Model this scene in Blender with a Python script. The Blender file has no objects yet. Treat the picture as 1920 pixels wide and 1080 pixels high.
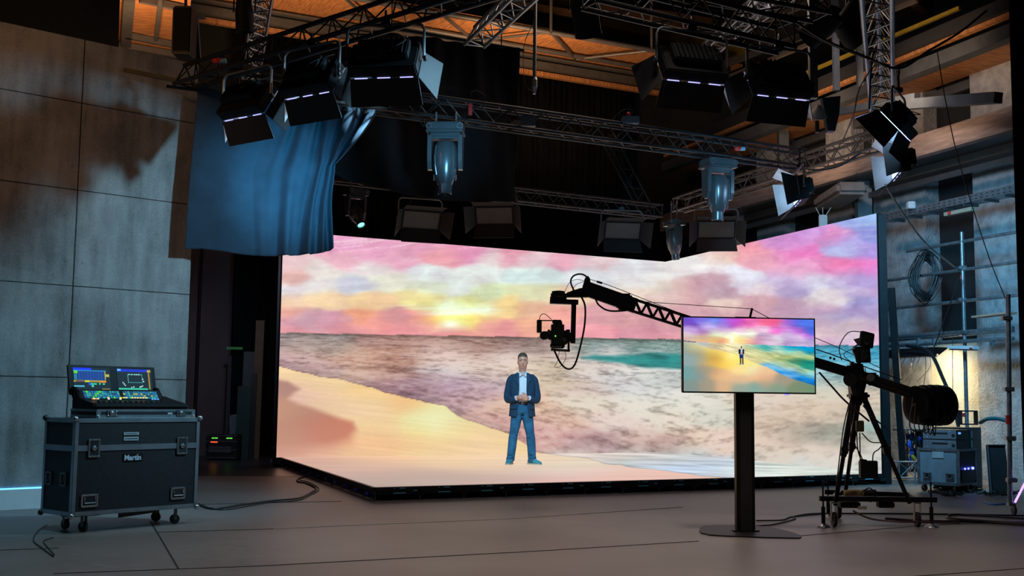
import bpy, bmesh, math, random
import numpy as np
from mathutils import Vector, Matrix, Euler
# ---------------------------------------------------------------- camera, world, lights, exposure
SC = bpy.context.scene
COL = SC.collection
FOC, PIT, ROL, CAMH = 2122.2, .0984, .0114, 1.216
_cp, _sp, _cr, _sr = math.cos(PIT), math.sin(PIT), math.cos(ROL), math.sin(ROL)
_R = Vector((1, 0, 0)); _F = Vector((0, _cp, _sp)); _U = Vector((0, -_sp, _cp))
_r = _R*_cr+_U*_sr; _u = _U*_cr-_R*_sr
cd = bpy.data.cameras.new('camera'); cam = bpy.data.objects.new('camera', cd); COL.objects.link(cam)
cd.sensor_width = 36; cd.lens = FOC/1920*36; cd.clip_end = 200; cd.clip_start = .05
cam.matrix_world = Matrix(((_r.x, _u.x, -_F.x, 0), (_r.y, _u.y, -_F.y, 0), (_r.z, _u.z, -_F.z, CAMH), (0, 0, 0, 1)))
SC.camera = cam
SC.view_settings.view_transform = 'Standard'; SC.view_settings.look = 'None'
SC.view_settings.exposure = 0; SC.view_settings.gamma = 1; SC.view_settings.use_curve_mapping = False
wd = bpy.data.worlds.new('world'); SC.world = wd; wd.use_nodes = True
wb = wd.node_tree.nodes['Background']; wb.inputs[0].default_value = (.030, .046, .060, 1); wb.inputs[1].default_value = .20
def lamp(kind, loc, to, power, col, size=.6, angle=60, blend=.5, sy=None):
    ld = bpy.data.lights.new('studio_or_fill_lamp', kind); ld.energy = power; ld.color = col
    if kind == 'AREA':
        ld.shape = 'RECTANGLE'; ld.size = size; ld.size_y = sy or size
    elif kind == 'SPOT':
        ld.spot_size = math.radians(angle); ld.spot_blend = blend; ld.shadow_soft_size = size
    else: ld.shadow_soft_size = size
    o = bpy.data.objects.new('studio_or_fill_lamp', ld); COL.objects.link(o); o.location = loc
    o.rotation_euler = (Vector(to)-Vector(loc)).to_track_quat('-Z', 'Y').to_euler()
    return o
CY = (.30, .66, 1.0); WARM = (1.0, .58, .30); NEU = (.95, .82, .72)
lamp('SPOT', (.9, 10.25, 4.70), (-4.7, 12.5, 1.7), 900, (.34, .73, 1.0), .16, 60, .6)       # grid lamp on the concrete wall
lamp('SPOT', (-1.5, 11.95, 3.6), (-2.75, 13.80, 3.85), 520, (.13, .60, .96), .20, 54, 1.0)      # panel light washing the blue drape
lamp('SPOT', (-3.9, 17.0, 4.4), (-5.8, 22.8, .8), 230, (.62, .72, 1.0), .3, 60, .9)          # unseen dim spot added to bring up the dark left wing
lamp('SPOT', (-.2, 11.7, 3.8), (-.80, 14.4, 4.5), 330, (.22, .66, 1.0), .15, 26, .7)                       # on moving head and truss
lamp('SPOT', (2.6, 12.6, 4.2), (3.0, 16.6, 4.4), 420, (.22, .66, 1.0), .15, 34, .8)
lamp('SPOT', (.2, 12.2, 5.3), (.2, 18.7, 1.0), 2100, (.50, .80, 1.0), .2, 17, .5)             # key on the presenter
lamp('SPOT', (-2.2, 13.2, 5.3), (.2, 18.7, 1.1), 1300, (.55, .85, 1.0), .2, 18, .5)
lamp('SPOT', (-7.5, 7.0, 6.4), (-5.1, 12.4, 4.6), 400, (1, .50, .22), .4, 50, 1.0)            # warm house light on the upper wall
lamp('SPOT', (-5.2, 15.4, 5.6), (-5.4, 17.4, 7.0), 260, WARM, .3, 100, .6)
lamp('SPOT', (.6, 21.2, 6.8), (.5, 22.9, 8.7), 430, WARM, .4, 125, .6)
lamp('SPOT', (-3.6, 19.4, 6.8), (-3.4, 21.0, 8.7), 250, WARM, .4, 120, .6)
lamp('SPOT', (5.6, 17.3, 6.0), (6.7, 18.2, 6.8), 110, (1, .66, .42), .3, 110, .6)
lamp('SPOT', (4.6, 20.3, 6.0), (5.7, 21.2, 6.8), 110, (1, .66, .42), .3, 110, .6)
lamp('SPOT', (3.4, 15.0, 6.6), (6.2, 19.5, 5.2), 400, (1, .84, .80), .4, 75, .9)             # warm white spill on the timber beam
lamp('SPOT', (4.7, 13.9, 4.6), (6.9, 18.0, 2.0), 1300, (.20, .62, 1.0), .4, 84, .9)            # cool wash, right side
lamp('AREA', (1.5, 15.5, 7.6), (1.5, 11.0, 4.8), 60, (1, .75, .6), 2.5)                       # rim on the grid from above
lamp('SPOT', (1.2, 8.2, 8.5), (1.0, 8.6, 0), 1150, (1, .86, .78), .6, 72, 1.0)                # unseen overhead spot added to brighten and warm the floor
lamp('SPOT', (-3.6, 8.0, 8.0), (-3.9, 9.4, 0), 500, (.35, .78, 1.0), .5, 55, 1.0)             # cool wash on the floor, left
lamp('SPOT', (2.0, 9.0, 5.2), (5.55, 12.7, 1.4), 260, (.50, .75, 1.0), .2, 24, .8)             # unseen narrow spot added to brighten the scaffold pole
# ---------------------------------------------------------------- geometry helpers
def pxpos(x, y, z):
    z = z-CAMH; yc = y*_cp+z*_sp; zc = -y*_sp+z*_cp; u = FOC*x/yc; v = -FOC*zc/yc
    return 960+u*_cr-v*_sr, 540+u*_sr+v*_cr
def ray(px, py):
    a, b = px-960, py-540; u = a*_cr+b*_sr; v = -a*_sr+b*_cr
    return Vector((u/FOC, _cp+v/FOC*_sp, _sp-v/FOC*_cp))
EYE = Vector((0, 0, CAMH))
def at(px, py, Y): r = ray(px, py); return EYE+r*(Y/r.y)
def gz(px, py, z=0.): r = ray(px, py); return EYE+r*((z-CAMH)/r.z)
def onpl(px, py, p0, d):
    r = ray(px, py); n = (-d[1], d[0]); t = (n[0]*p0[0]+n[1]*p0[1])/(n[0]*r.x+n[1]*r.y); return EYE+r*t
DL = Vector((.88695, .46187, 0)); DR = Vector((.34993, -.93677, 0))
def frame(loc, yaw=0., pitch=0.):       # yaw: forward (+y) turned to the right; pitch: forward turned down
    return Matrix.Translation(Vector(loc)) @ Matrix.Rotation(-yaw, 4, 'Z') @ Matrix.Rotation(-pitch, 4, 'X')
class MB:
    def __init__(s): s.v = []; s.f = []
    def add(s, vs, fs, M=None):
        o = len(s.v); s.v += [tuple(M @ Vector(p)) if M is not None else tuple(p) for p in vs]; s.f += [tuple(i+o for i in f) for f in fs]; return s
    def box(s, c, d, M=None):
        x, y, z = c; a, b, e = d[0]/2, d[1]/2, d[2]/2
        return s.add([(x+i*a, y+j*b, z+k*e) for i in (-1, 1) for j in (-1, 1) for k in (-1, 1)],
                     [(0, 1, 3, 2), (4, 6, 7, 5), (0, 4, 5, 1), (2, 3, 7, 6), (0, 2, 6, 4), (1, 5, 7, 3)], M)
    def cham(s, c, d, b, M=None):       # box with its edges cut
        x, y, z = c; h = [d[0]/2, d[1]/2, d[2]/2]; vs = []; 
        bm = bmesh.new(); bmesh.ops.create_cube(bm, size=1)
        for v in bm.verts: v.co = Vector((v.co.x*d[0]+x, v.co.y*d[1]+y, v.co.z*d[2]+z))
        bmesh.ops.bevel(bm, geom=bm.edges[:], offset=b, segments=2, affect='EDGES')
        bm.verts.ensure_lookup_table(); bm.verts.index_update()
        s.add([v.co[:] for v in bm.verts], [tuple(v.index for v in f.verts) for f in bm.faces], M); bm.free(); return s
    def ring(s, pts, rs, n=8, M=None, cap=True):     # swept tube through points with a radius each
        pts = [Vector(p) for p in pts]; vs = []; fs = []; N = len(pts)
        if not hasattr(rs, '__len__'): rs = [rs]*N
        t0 = (pts[1]-pts[0]).normalized(); up = Vector((0, 0, 1)) if abs(t0.z) < .9 else Vector((1, 0, 0))
        a = t0.cross(up).normalized()
        for i, p in enumerate(pts):
            t = (pts[min(i+1, N-1)]-pts[max(i-1, 0)]).normalized()
            a = (a-t*a.dot(t)); a = a.normalized() if a.length > 1e-6 else t.orthogonal().normalized()
            b = t.cross(a)
            for k in range(n):
                an = 2*math.pi*k/n; vs.append(p+(a*math.cos(an)+b*math.sin(an))*rs[i])
        for i in range(N-1):
            for k in range(n):
                k2 = (k+1) % n; fs.append((i*n+k, i*n+k2, (i+1)*n+k2, (i+1)*n+k))
        if cap: fs.append(tuple(range(n-1, -1, -1))); fs.append(tuple((N-1)*n+k for k in range(n)))
        return s.add(vs, fs, M)
    def rod(s, p, q, r, n=8, M=None): return s.ring([p, q], r, n, M)
    def loop(s, c, R, r, axis='y', n=24, m=6, M=None, a0=0, a1=2*math.pi):
        pts = []
        for i in range(n+1):
            a = a0+(a1-a0)*i/n
            d = {'x': (0, math.cos(a), math.sin(a)), 'y': (math.cos(a), 0, math.sin(a)), 'z': (math.cos(a), math.sin(a), 0)}[axis]
            pts.append((c[0]+d[0]*R, c[1]+d[1]*R, c[2]+d[2]*R))
        return s.ring(pts, r, m, M)
    def lathe(s, prof, n=20, M=None):   # profile (r, z) turned about z
        vs = []; fs = []; N = len(prof)
        for r, z in prof:
            for k in range(n):
                a = 2*math.pi*k/n; vs.append((r*math.cos(a), r*math.sin(a), z))
        for i in range(N-1):
            for k in range(n):
                k2 = (k+1) % n; fs.append((i*n+k, i*n+k2, (i+1)*n+k2, (i+1)*n+k))
        fs.append(tuple(range(n-1, -1, -1))); fs.append(tuple((N-1)*n+k for k in range(n)))
        return s.add(vs, fs, M)
    def prism(s, poly, vec, M=None):    # polygon pushed along vec
        n = len(poly); v = Vector(vec); vs = [Vector(p) for p in poly]; vs += [p+v for p in vs]
        fs = [tuple(range(n-1, -1, -1)), tuple(range(n, 2*n))]+[(i, (i+1) % n, (i+1) % n+n, i+n) for i in range(n)]
        return s.add(vs, fs, M)
    def bar(s, p, q, w, h, up=(0, 0, 1), M=None):    # rectangular bar from p to q
        p = Vector(p); q = Vector(q); t = (q-p).normalized(); u = Vector(up); a = t.cross(u)
        if a.length < 1e-4: a = t.cross(Vector((0, 1, 0)))
        a.normalize(); b = a.cross(t).normalized()
        vs = [e+a*i*w/2+b*j*h/2 for e in (p, q) for i, j in ((-1, -1), (1, -1), (1, 1), (-1, 1))]
        return s.add(vs, [(3, 2, 1, 0), (4, 5, 6, 7), (0, 1, 5, 4), (1, 2, 6, 5), (2, 3, 7, 6), (3, 0, 4, 7)], M)
    def ball(s, c, r, M=None, n=10, sq=(1, 1, 1)):
        vs = []; fs = []; m = n//2+1
        for i in range(m+1):
            th = math.pi*i/m
            for k in range(n):
                a = 2*math.pi*k/n; vs.append((c[0]+r*sq[0]*math.sin(th)*math.cos(a), c[1]+r*sq[1]*math.sin(th)*math.sin(a), c[2]+r*sq[2]*math.cos(th)))
        for i in range(m):
            for k in range(n):
                k2 = (k+1) % n; fs.append((i*n+k, (i+1)*n+k, (i+1)*n+k2, i*n+k2))
        return s.add(vs, fs, M)
    def build(s, name, mat, parent=None, smooth=False, world=True):
        me = bpy.data.meshes.new(name)
        vs = s.v
        if parent is not None and world:
            inv = WM[parent.name].inverted(); vs = [tuple(inv @ Vector(p)) for p in vs]
        me.from_pydata(vs, [], s.f); me.validate(); me.update()
        if mat is not None: me.materials.append(mat)
        if smooth:
            me.polygons.foreach_set('use_smooth', [True]*len(me.polygons))
            try: me.set_sharp_from_angle(angle=math.radians(38))
            except Exception: pass
        o = bpy.data.objects.new(name, me); COL.objects.link(o)
        if parent is not None: o.parent = parent; WM[o.name] = WM[parent.name]
        return o
WM = {}
def tag(o, label, cat, group=None, kind=None):
    o['label'] = label; o['category'] = cat
    if group: o['group'] = group
    if kind: o['kind'] = kind
    return o
def thing(name, label, cat, M=None, group=None):
    o = bpy.data.objects.new(name, None); COL.objects.link(o); o.empty_display_size = .1
    M = M if M is not None else Matrix.Identity(4)
    if not isinstance(M, Matrix): M = Matrix.Translation(Vector(M))
    o.matrix_world = M; WM[o.name] = M.copy(); tag(o, label, cat, group); return o
def struct(name, mb, mat, smooth=False):
    o = mb.build(name, mat, smooth=smooth); o['kind'] = 'structure'; return o
def note(o, label): o['label'] = label; return o
def spline(pts, n=8):
    pts = [Vector(p) for p in pts]; P = [pts[0]*2-pts[1]]+pts+[pts[-1]*2-pts[-2]]; out = []
    for i in range(1, len(P)-2):
        for k in range(n):
            t = k/n; a, b, c, d = P[i-1], P[i], P[i+1], P[i+2]
            out.append(.5*((2*b)+(c-a)*t+(2*a-5*b+4*c-d)*t*t+(3*b-a-3*c+d)*t**3))
    out.append(pts[-1]); return out
# ---------------------------------------------------------------- materials
def nmat(name): m = bpy.data.materials.new(name); m.use_nodes = True; return m, m.node_tree, m.node_tree.nodes['Principled BSDF']
def mat(name, col, rough=.5, metal=0., var=.15, scale=6., bump=0., bscale=40., spec=.5, stretch=None, coord='Object'):
    m, nt, b = nmat(name); N = nt.nodes.new; L = nt.links.new
    tc = N('ShaderNodeTexCoord'); src = tc.outputs[coord]
    if stretch:
        mp = N('ShaderNodeMapping'); mp.inputs['Scale'].default_value = stretch; L(src, mp.inputs[0]); src = mp.outputs[0]
    nz = N('ShaderNodeTexNoise'); nz.inputs['Scale'].default_value = scale; nz.inputs['Detail'].default_value = 5; L(src, nz.inputs['Vector'])
    cr = N('ShaderNodeValToRGB'); e = cr.color_ramp.elements; e[0].position = .3; e[1].position = .7
    e[0].color = tuple(c*(1-var) for c in col)+(1,); e[1].color = tuple(min(1, c*(1+var)) for c in col)+(1,)
    L(nz.outputs['Fac'], cr.inputs[0]); L(cr.outputs[0], b.inputs['Base Color'])
    b.inputs['Roughness'].default_value = rough; b.inputs['Metallic'].default_value = metal
    b.inputs['Specular IOR Level'].default_value = spec
    if bump:
        n2 = N('ShaderNodeTexNoise'); n2.inputs['Scale'].default_value = bscale; n2.inputs['Detail'].default_value = 4; L(src, n2.inputs['Vector'])
        bp = N('ShaderNodeBump'); bp.inputs['Strength'].default_value = bump; bp.inputs['Distance'].default_value = .02
        L(n2.outputs['Fac'], bp.inputs['Height']); L(bp.outputs[0], b.inputs['Normal'])
    return m
def emat(name, col, s=1.0, base=(.02, .02, .02)):
    m, nt, b = nmat(name); N = nt.nodes.new; L = nt.links.new
    tc = N('ShaderNodeTexCoord'); nz = N('ShaderNodeTexNoise'); nz.inputs['Scale'].default_value = 30; L(tc.outputs['Object'], nz.inputs['Vector'])
    mr = N('ShaderNodeMapRange'); mr.inputs['To Min'].default_value = s*.9; mr.inputs['To Max'].default_value = s*1.1; L(nz.outputs['Fac'], mr.inputs[0])
    b.inputs['Base Color'].default_value = base+(1,); b.inputs['Emission Color'].default_value = tuple(col)+(1,); L(mr.outputs[0], b.inputs['Emission Strength']); return m
def screen_mat(name, gain=1.0, rough=.5):
    m, nt, b = nmat(name); N = nt.nodes.new; L = nt.links.new
    at_ = N('ShaderNodeAttribute'); at_.attribute_name = 'picture'
    tc = N('ShaderNodeTexCoord'); nz = N('ShaderNodeTexNoise'); nz.inputs['Scale'].default_value = 60; nz.inputs['Detail'].default_value = 3
    L(tc.outputs['Object'], nz.inputs['Vector'])
    mr = N('ShaderNodeMapRange'); mr.inputs['To Min'].default_value = gain*.93; mr.inputs['To Max'].default_value = gain*1.07; L(nz.outputs['Fac'], mr.inputs[0])
    b.inputs['Base Color'].default_value = (.012, .012, .012, 1); b.inputs['Roughness'].default_value = rough; b.inputs['Specular IOR Level'].default_value = .3
    L(at_.outputs['Color'], b.inputs['Emission Color']); L(mr.outputs[0], b.inputs['Emission Strength']); return m
M_black = mat('black_metal', (.010, .011, .012), .5, .3)
M_black2 = mat('black_plastic', (.018, .019, .020), .4)
M_fixture = mat('fixture_black', (.005, .0055, .0065), .7, var=.3, spec=.25)
M_door = mat('barn_door_black', (.030, .028, .029), .65, var=.1, spec=.3)
M_truss = mat('black_truss', (.026, .027, .030), .42, .5)
M_alu = mat('aluminium', (.42, .44, .46), .35, .9)
M_alud = mat('dull_aluminium', (.22, .23, .24), .45, .7)
M_galv = mat('galvanised_steel', (.30, .33, .36), .42, .75, var=.25, scale=14)
M_steel = mat('roof_steel', (.11, .105, .10), .5, .4)
M_cable = mat('cable_rubber', (.012, .012, .013), .55)
M_cabler = mat('red_brown_cable', (.045, .012, .016), .5)
M_red = mat('red_plastic', (.60, .03, .03), .45)
M_blue = mat('blue_plastic', (.02, .10, .55), .45)
M_green = mat('green_plastic', (.05, .45, .08), .45)
M_yellow = mat('yellow_paint', (.50, .38, .02), .5)
M_white = mat('white_paint', (.72, .74, .74), .5, var=.05)
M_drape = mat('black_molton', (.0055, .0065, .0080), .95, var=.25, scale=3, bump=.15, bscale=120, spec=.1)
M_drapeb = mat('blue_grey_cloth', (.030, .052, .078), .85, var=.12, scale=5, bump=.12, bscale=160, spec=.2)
M_wood = mat('ceiling_boards', (.50, .215, .075), .55, var=.3, scale=3, stretch=(1, 12, 1), bump=.1)
M_concrete = None
# ---------------------------------------------------------------- pictures shown on the screens
_rng = np.random.RandomState(7)
_TAB = _rng.rand(256, 256)
def vnoise(x, y):
    xi = np.floor(x).astype(int); yi = np.floor(y).astype(int)
    fx = x - xi; fy = y - yi
    fx = fx*fx*(3-2*fx); fy = fy*fy*(3-2*fy)
    a = _TAB[xi & 255, yi & 255]; b = _TAB[(xi+1) & 255, yi & 255]
    c = _TAB[xi & 255, (yi+1) & 255]; d = _TAB[(xi+1) & 255, (yi+1) & 255]
    return (a*(1-fx)+b*fx)*(1-fy) + (c*(1-fx)+d*fx)*fy
def fbm(x, y, sx, sy, octv=4, seed=0.0):
    s = 0; amp = .5; n = 0
    for i in range(octv):
        s = s + amp*vnoise(x/sx*2**i+seed*17.3+i*5.1, y/sy*2**i+seed*9.7+i*3.3); n += amp; amp *= .55
    return s/n
def sstep(a, b, x):
    t = np.clip((x-a)/(b-a), 0, 1); return t*t*(3-2*t)
SOFT = .9
def rbf(x, y, pts, sx, sy):
    num = np.zeros(x.shape+(3,)); den = np.zeros(x.shape)+1e-12
    for p in pts:
        d2 = ((x-p[0])/sx)**2+((y-p[1])/sy)**2
        w = np.exp(-d2*.5*SOFT)+1e-4/(d2+.3)**2
        num += w[..., None]*(np.array(p[2:5])/255.); den += w
    return num/den[..., None]
def inpoly(x, y, poly):
    r = np.zeros(x.shape, bool); n = len(poly)
    for i in range(n):
        x0, y0 = poly[i]; x1, y1 = poly[(i+1) % n]
        if y0 == y1: continue
        c = ((y0 > y) != (y1 > y)) & (x < (x1-x0)*(y-y0)/(y1-y0)+x0)
        r ^= c
    return r
def polydist(x, y, poly):
    d = np.full(x.shape, 1e9); n = len(poly)
    for i in range(n):
        x0, y0 = poly[i]; x1, y1 = poly[(i+1) % n]
        dx, dy = x1-x0, y1-y0; t = np.clip(((x-x0)*dx+(y-y0)*dy)/(dx*dx+dy*dy+1e-9), 0, 1)
        d = np.minimum(d, np.hypot(x-x0-t*dx, y-y0-t*dy))
    return np.where(inpoly(x, y, poly), d, -d)
SKY = [(560,440,225,170,200),(640,455,226,160,196),(700,470,224,160,190),(800,462,224,160,185),(880,478,222,145,180),(650,488,226,172,188),(740,488,222,162,185),(830,480,225,155,165),(920,486,222,210,208),(960,480,224,150,170),(1000,488,225,200,205),(1050,486,220,160,180),(1120,489,215,190,195),(1200,500,215,215,220),(1250,510,215,212,212),
(530,495,225,190,195),(545,522,222,178,170),(600,510,225,215,210),(700,505,225,215,215),(800,515,215,220,220),(900,510,220,226,222),(1000,515,205,222,220),(1100,520,212,215,220),(1200,530,218,215,215),(1250,540,218,210,195),
(535,545,220,215,220),(600,535,215,208,208),(660,535,198,202,215),(720,530,222,222,205),(800,540,215,225,200),(860,540,222,232,226),(900,552,208,222,180),(1000,550,215,215,175),(1060,560,225,195,168),(1200,555,225,205,190),(1250,560,218,190,185),
(540,565,232,198,170),(620,560,236,205,165),(700,565,235,200,155),(780,558,230,214,155),(800,570,225,215,140),(880,568,222,220,135),(850,578,230,245,225),(820,582,228,240,210),(890,580,230,245,225),(950,575,232,200,140),(1000,580,225,180,150),(1050,590,230,160,150),(1120,590,215,160,165),(1200,600,210,155,160),(1250,600,205,150,158),
(535,590,235,170,150),(540,603,205,150,170),(570,600,190,150,165),(620,605,205,150,165),(690,597,238,165,130),(710,605,230,150,150),(740,595,205,145,150),(780,595,222,140,140),(790,610,220,150,155),(812,600,245,195,110),(845,606,240,250,245),(845,597,235,225,120),(870,604,238,225,120),(885,598,232,205,120),(905,612,228,160,150),(540,618,222,150,155),(650,618,222,150,155),(760,620,225,145,150),(850,622,225,140,145),(950,622,225,150,150),(1000,610,228,165,140),(1100,625,225,150,160),(1200,628,210,145,160),(1250,630,215,150,160),
(1270,500,222,210,210),(1296,535,200,160,165),(1282,545,205,165,165),(1310,550,200,158,165),(1350,525,192,152,165),(1345,545,166,142,160),(1362,545,188,152,168),(1330,535,190,150,165),(1382,514,218,218,232),(1402,530,215,215,230),(1280,492,222,222,222),(1320,500,222,215,220),(1362,475,230,195,180),(1340,486,226,205,200),(1419,471,232,150,165),
(1433,488,228,165,182),(1464,481,222,140,190),(1504,475,225,120,185),(1484,455,205,140,205),(1463,457,200,140,200),(1565,443,225,140,190),(1525,437,200,150,215),(1586,451,170,150,215),(1606,420,150,165,225),(1637,412,150,185,235),(1586,467,175,180,225),(1627,471,165,140,215),(1637,441,140,150,220),(1586,498,230,110,165),(1555,502,225,140,190),(1616,498,225,120,190),(1637,508,215,130,205),(1596,514,205,150,200),(1504,502,225,160,200),(1474,514,220,165,195),
(1484,530,185,170,210),(1494,547,165,150,195),(1484,573,180,145,170),(1453,530,195,180,215),(1616,526,165,150,205),(1565,526,195,190,220),(1525,526,210,210,225),(1545,551,215,210,215),(1525,563,215,205,205),(1616,559,145,145,200),(1637,547,190,160,210),(1606,547,205,185,215),(1565,559,215,200,205),(1545,579,185,150,180),(1565,593,165,155,190),(1606,583,160,140,190),(1637,583,170,155,200),(1535,604,190,165,185),(1606,612,200,180,190),(1637,604,190,170,195),
(1433,542,220,200,205),(1423,563,200,155,165),(1402,579,195,150,165),(1351,566,225,205,190),(1372,573,220,185,180),(1280,573,205,160,165),(1311,583,200,155,165),(1540,625,215,190,195),(1600,630,200,185,200),(1640,625,225,180,205),(1545,643,210,175,200),(1620,643,215,180,210),(1260,615,205,150,160),(1350,610,205,165,170)]
SEA = [(540,640,150,135,135),(600,650,200,170,160),(620,645,135,132,130),(700,635,165,125,120),(740,650,175,130,115),(800,640,185,145,135),(900,640,150,115,105),(950,640,140,110,105),(1000,645,135,115,110),(1060,640,170,140,130),(1100,640,150,150,145),(1110,648,85,130,128),(1200,640,125,128,118),(1200,650,80,132,130),(1260,648,70,135,132),(1260,640,150,150,140),
(550,670,215,185,170),(650,665,205,165,145),(700,670,205,160,140),(800,660,220,190,180),(850,670,230,205,195),(900,655,185,150,140),(950,670,225,205,195),(1050,660,215,195,185),(1150,661,225,215,215),(1240,661,205,208,208),(1120,681,215,205,200),
(530,680,180,140,155),(600,690,195,160,160),(700,700,215,180,160),(720,715,165,125,135),(800,720,160,125,135),(740,688,170,125,110),(830,700,215,205,205),(850,722,185,155,175),(900,700,225,205,190),(880,745,200,165,170),(900,720,190,165,175),(1040,695,185,170,145),(1000,700,230,210,190),(1100,700,225,215,205),(1200,700,225,225,220),(1260,698,225,225,225),(1255,710,160,172,165),
(1050,720,205,185,160),(1100,730,205,180,170),(1150,720,205,205,205),(1200,730,215,215,215),(1250,735,222,222,218),(1000,750,225,190,165),(1100,750,225,215,195),(1200,760,225,220,205),(1300,750,222,220,205),
(950,760,220,185,165),(940,790,210,165,158),(1050,790,220,185,165),(1150,790,225,205,195),(1250,790,225,215,200),(1350,780,210,210,195),(1010,810,210,160,155),(1060,820,205,160,155),(1100,832,165,130,135),(1150,835,172,138,140),(1200,825,215,185,175),(1240,836,165,130,125),(1300,820,228,205,185),(1360,830,225,200,185),
(1540,660,55,150,185),(1600,660,50,150,190),(1560,668,70,180,210),(1640,670,60,165,200),(1600,690,110,195,220),(1640,690,90,175,210),(1540,695,150,205,215),(1540,710,190,215,215),(1580,712,120,165,168),(1640,705,150,190,205),(1540,730,215,205,185),(1600,730,215,200,180),
(1430,750,220,205,190),(1500,770,215,195,175),(1580,780,208,192,172),(1440,790,212,192,172),(1500,815,178,165,150),(1570,820,155,157,143),(1600,820,168,166,152),(1640,800,155,180,175),(1450,830,222,200,182),(1550,845,222,205,190),(1650,850,200,200,190),(1440,858,215,205,190),(1550,868,215,210,200),(1500,880,200,210,210),(1640,880,205,212,208),(1290,870,190,198,212),(1360,880,195,205,215),(1200,855,185,190,185),(1100,850,205,190,180),(1280,852,190,198,192)]
SAND = [(530,690,245,215,165),(600,712,240,210,160),(700,740,242,205,145),(760,755,240,190,130),(820,770,238,228,165),(815,785,225,230,178),(810,808,238,226,155),(850,800,238,212,160),(950,820,238,208,158),(560,725,238,200,165),(545,742,220,180,170),(600,755,235,200,165),(650,770,240,205,165),(700,760,238,210,170),(700,800,238,205,155),(800,830,240,200,148),(700,830,238,190,145),(900,840,240,208,165),(530,850,215,165,150),(620,852,232,185,155),(680,850,240,198,152),(820,850,238,208,160)]
SHADE = [(530,725,182,137,127),(540,722,172,132,122),(530,760,198,150,125),(580,770,185,137,120),(620,785,190,127,108),(640,800,200,128,103),(655,805,205,132,108),(600,820,195,132,112),(540,820,190,142,122),(630,825,205,132,112),(560,840,205,150,130)]
SHADEP = [(505,711),(540,715),(563,730),(548,740),(540,748),(562,757),(600,770),(640,784),(662,790),(668,806),(655,826),(620,838),(560,846),(505,850)]
FLOORC = [(560,862,208,165,148),(600,870,198,163,152),(700,862,232,190,155),(700,880,200,167,156),(720,905,178,158,150),(800,890,190,165,152),(850,868,232,200,160),(850,900,182,162,154),(950,862,236,205,168),(950,880,215,187,167),(950,900,198,170,160),(1050,866,222,207,183),(1050,885,215,205,195),(1050,900,222,175,168),(1150,890,225,192,178),(1200,895,228,182,168),(1250,895,225,187,172)]
FSEA = [(1200,868,190,195,195),(1300,885,165,188,215),(1320,892,205,208,215),(1250,876,175,192,212),(1400,885,200,210,205),(1500,885,200,208,200),(1650,888,205,210,205),(1100,858,200,190,182)]
SHORE = np.array([(500,682),(518,686),(560,697),(600,706),(645,713),(680,722),(720,735),(760,745),(800,755),(835,762),(845,771),(860,782),(905,797),(930,804),(960,817),(983,831),(1000,846),(1030,852),(1060,856),(1102,861),(1132,869),(1200,877),(1265,885.5),(1354,897),(1500,915)], float)
HORZ = np.array([(500,623.2),(905,630.3),(1250,635.6),(1277,636.5),(1530,646.5),(1660,648)], float)
CREST = [(1090,671),(1120,668),(1155,668),(1190,666),(1222,663),(1300,665),(1300,691),(1250,690),(1205,687),(1170,681),(1125,675)]
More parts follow.
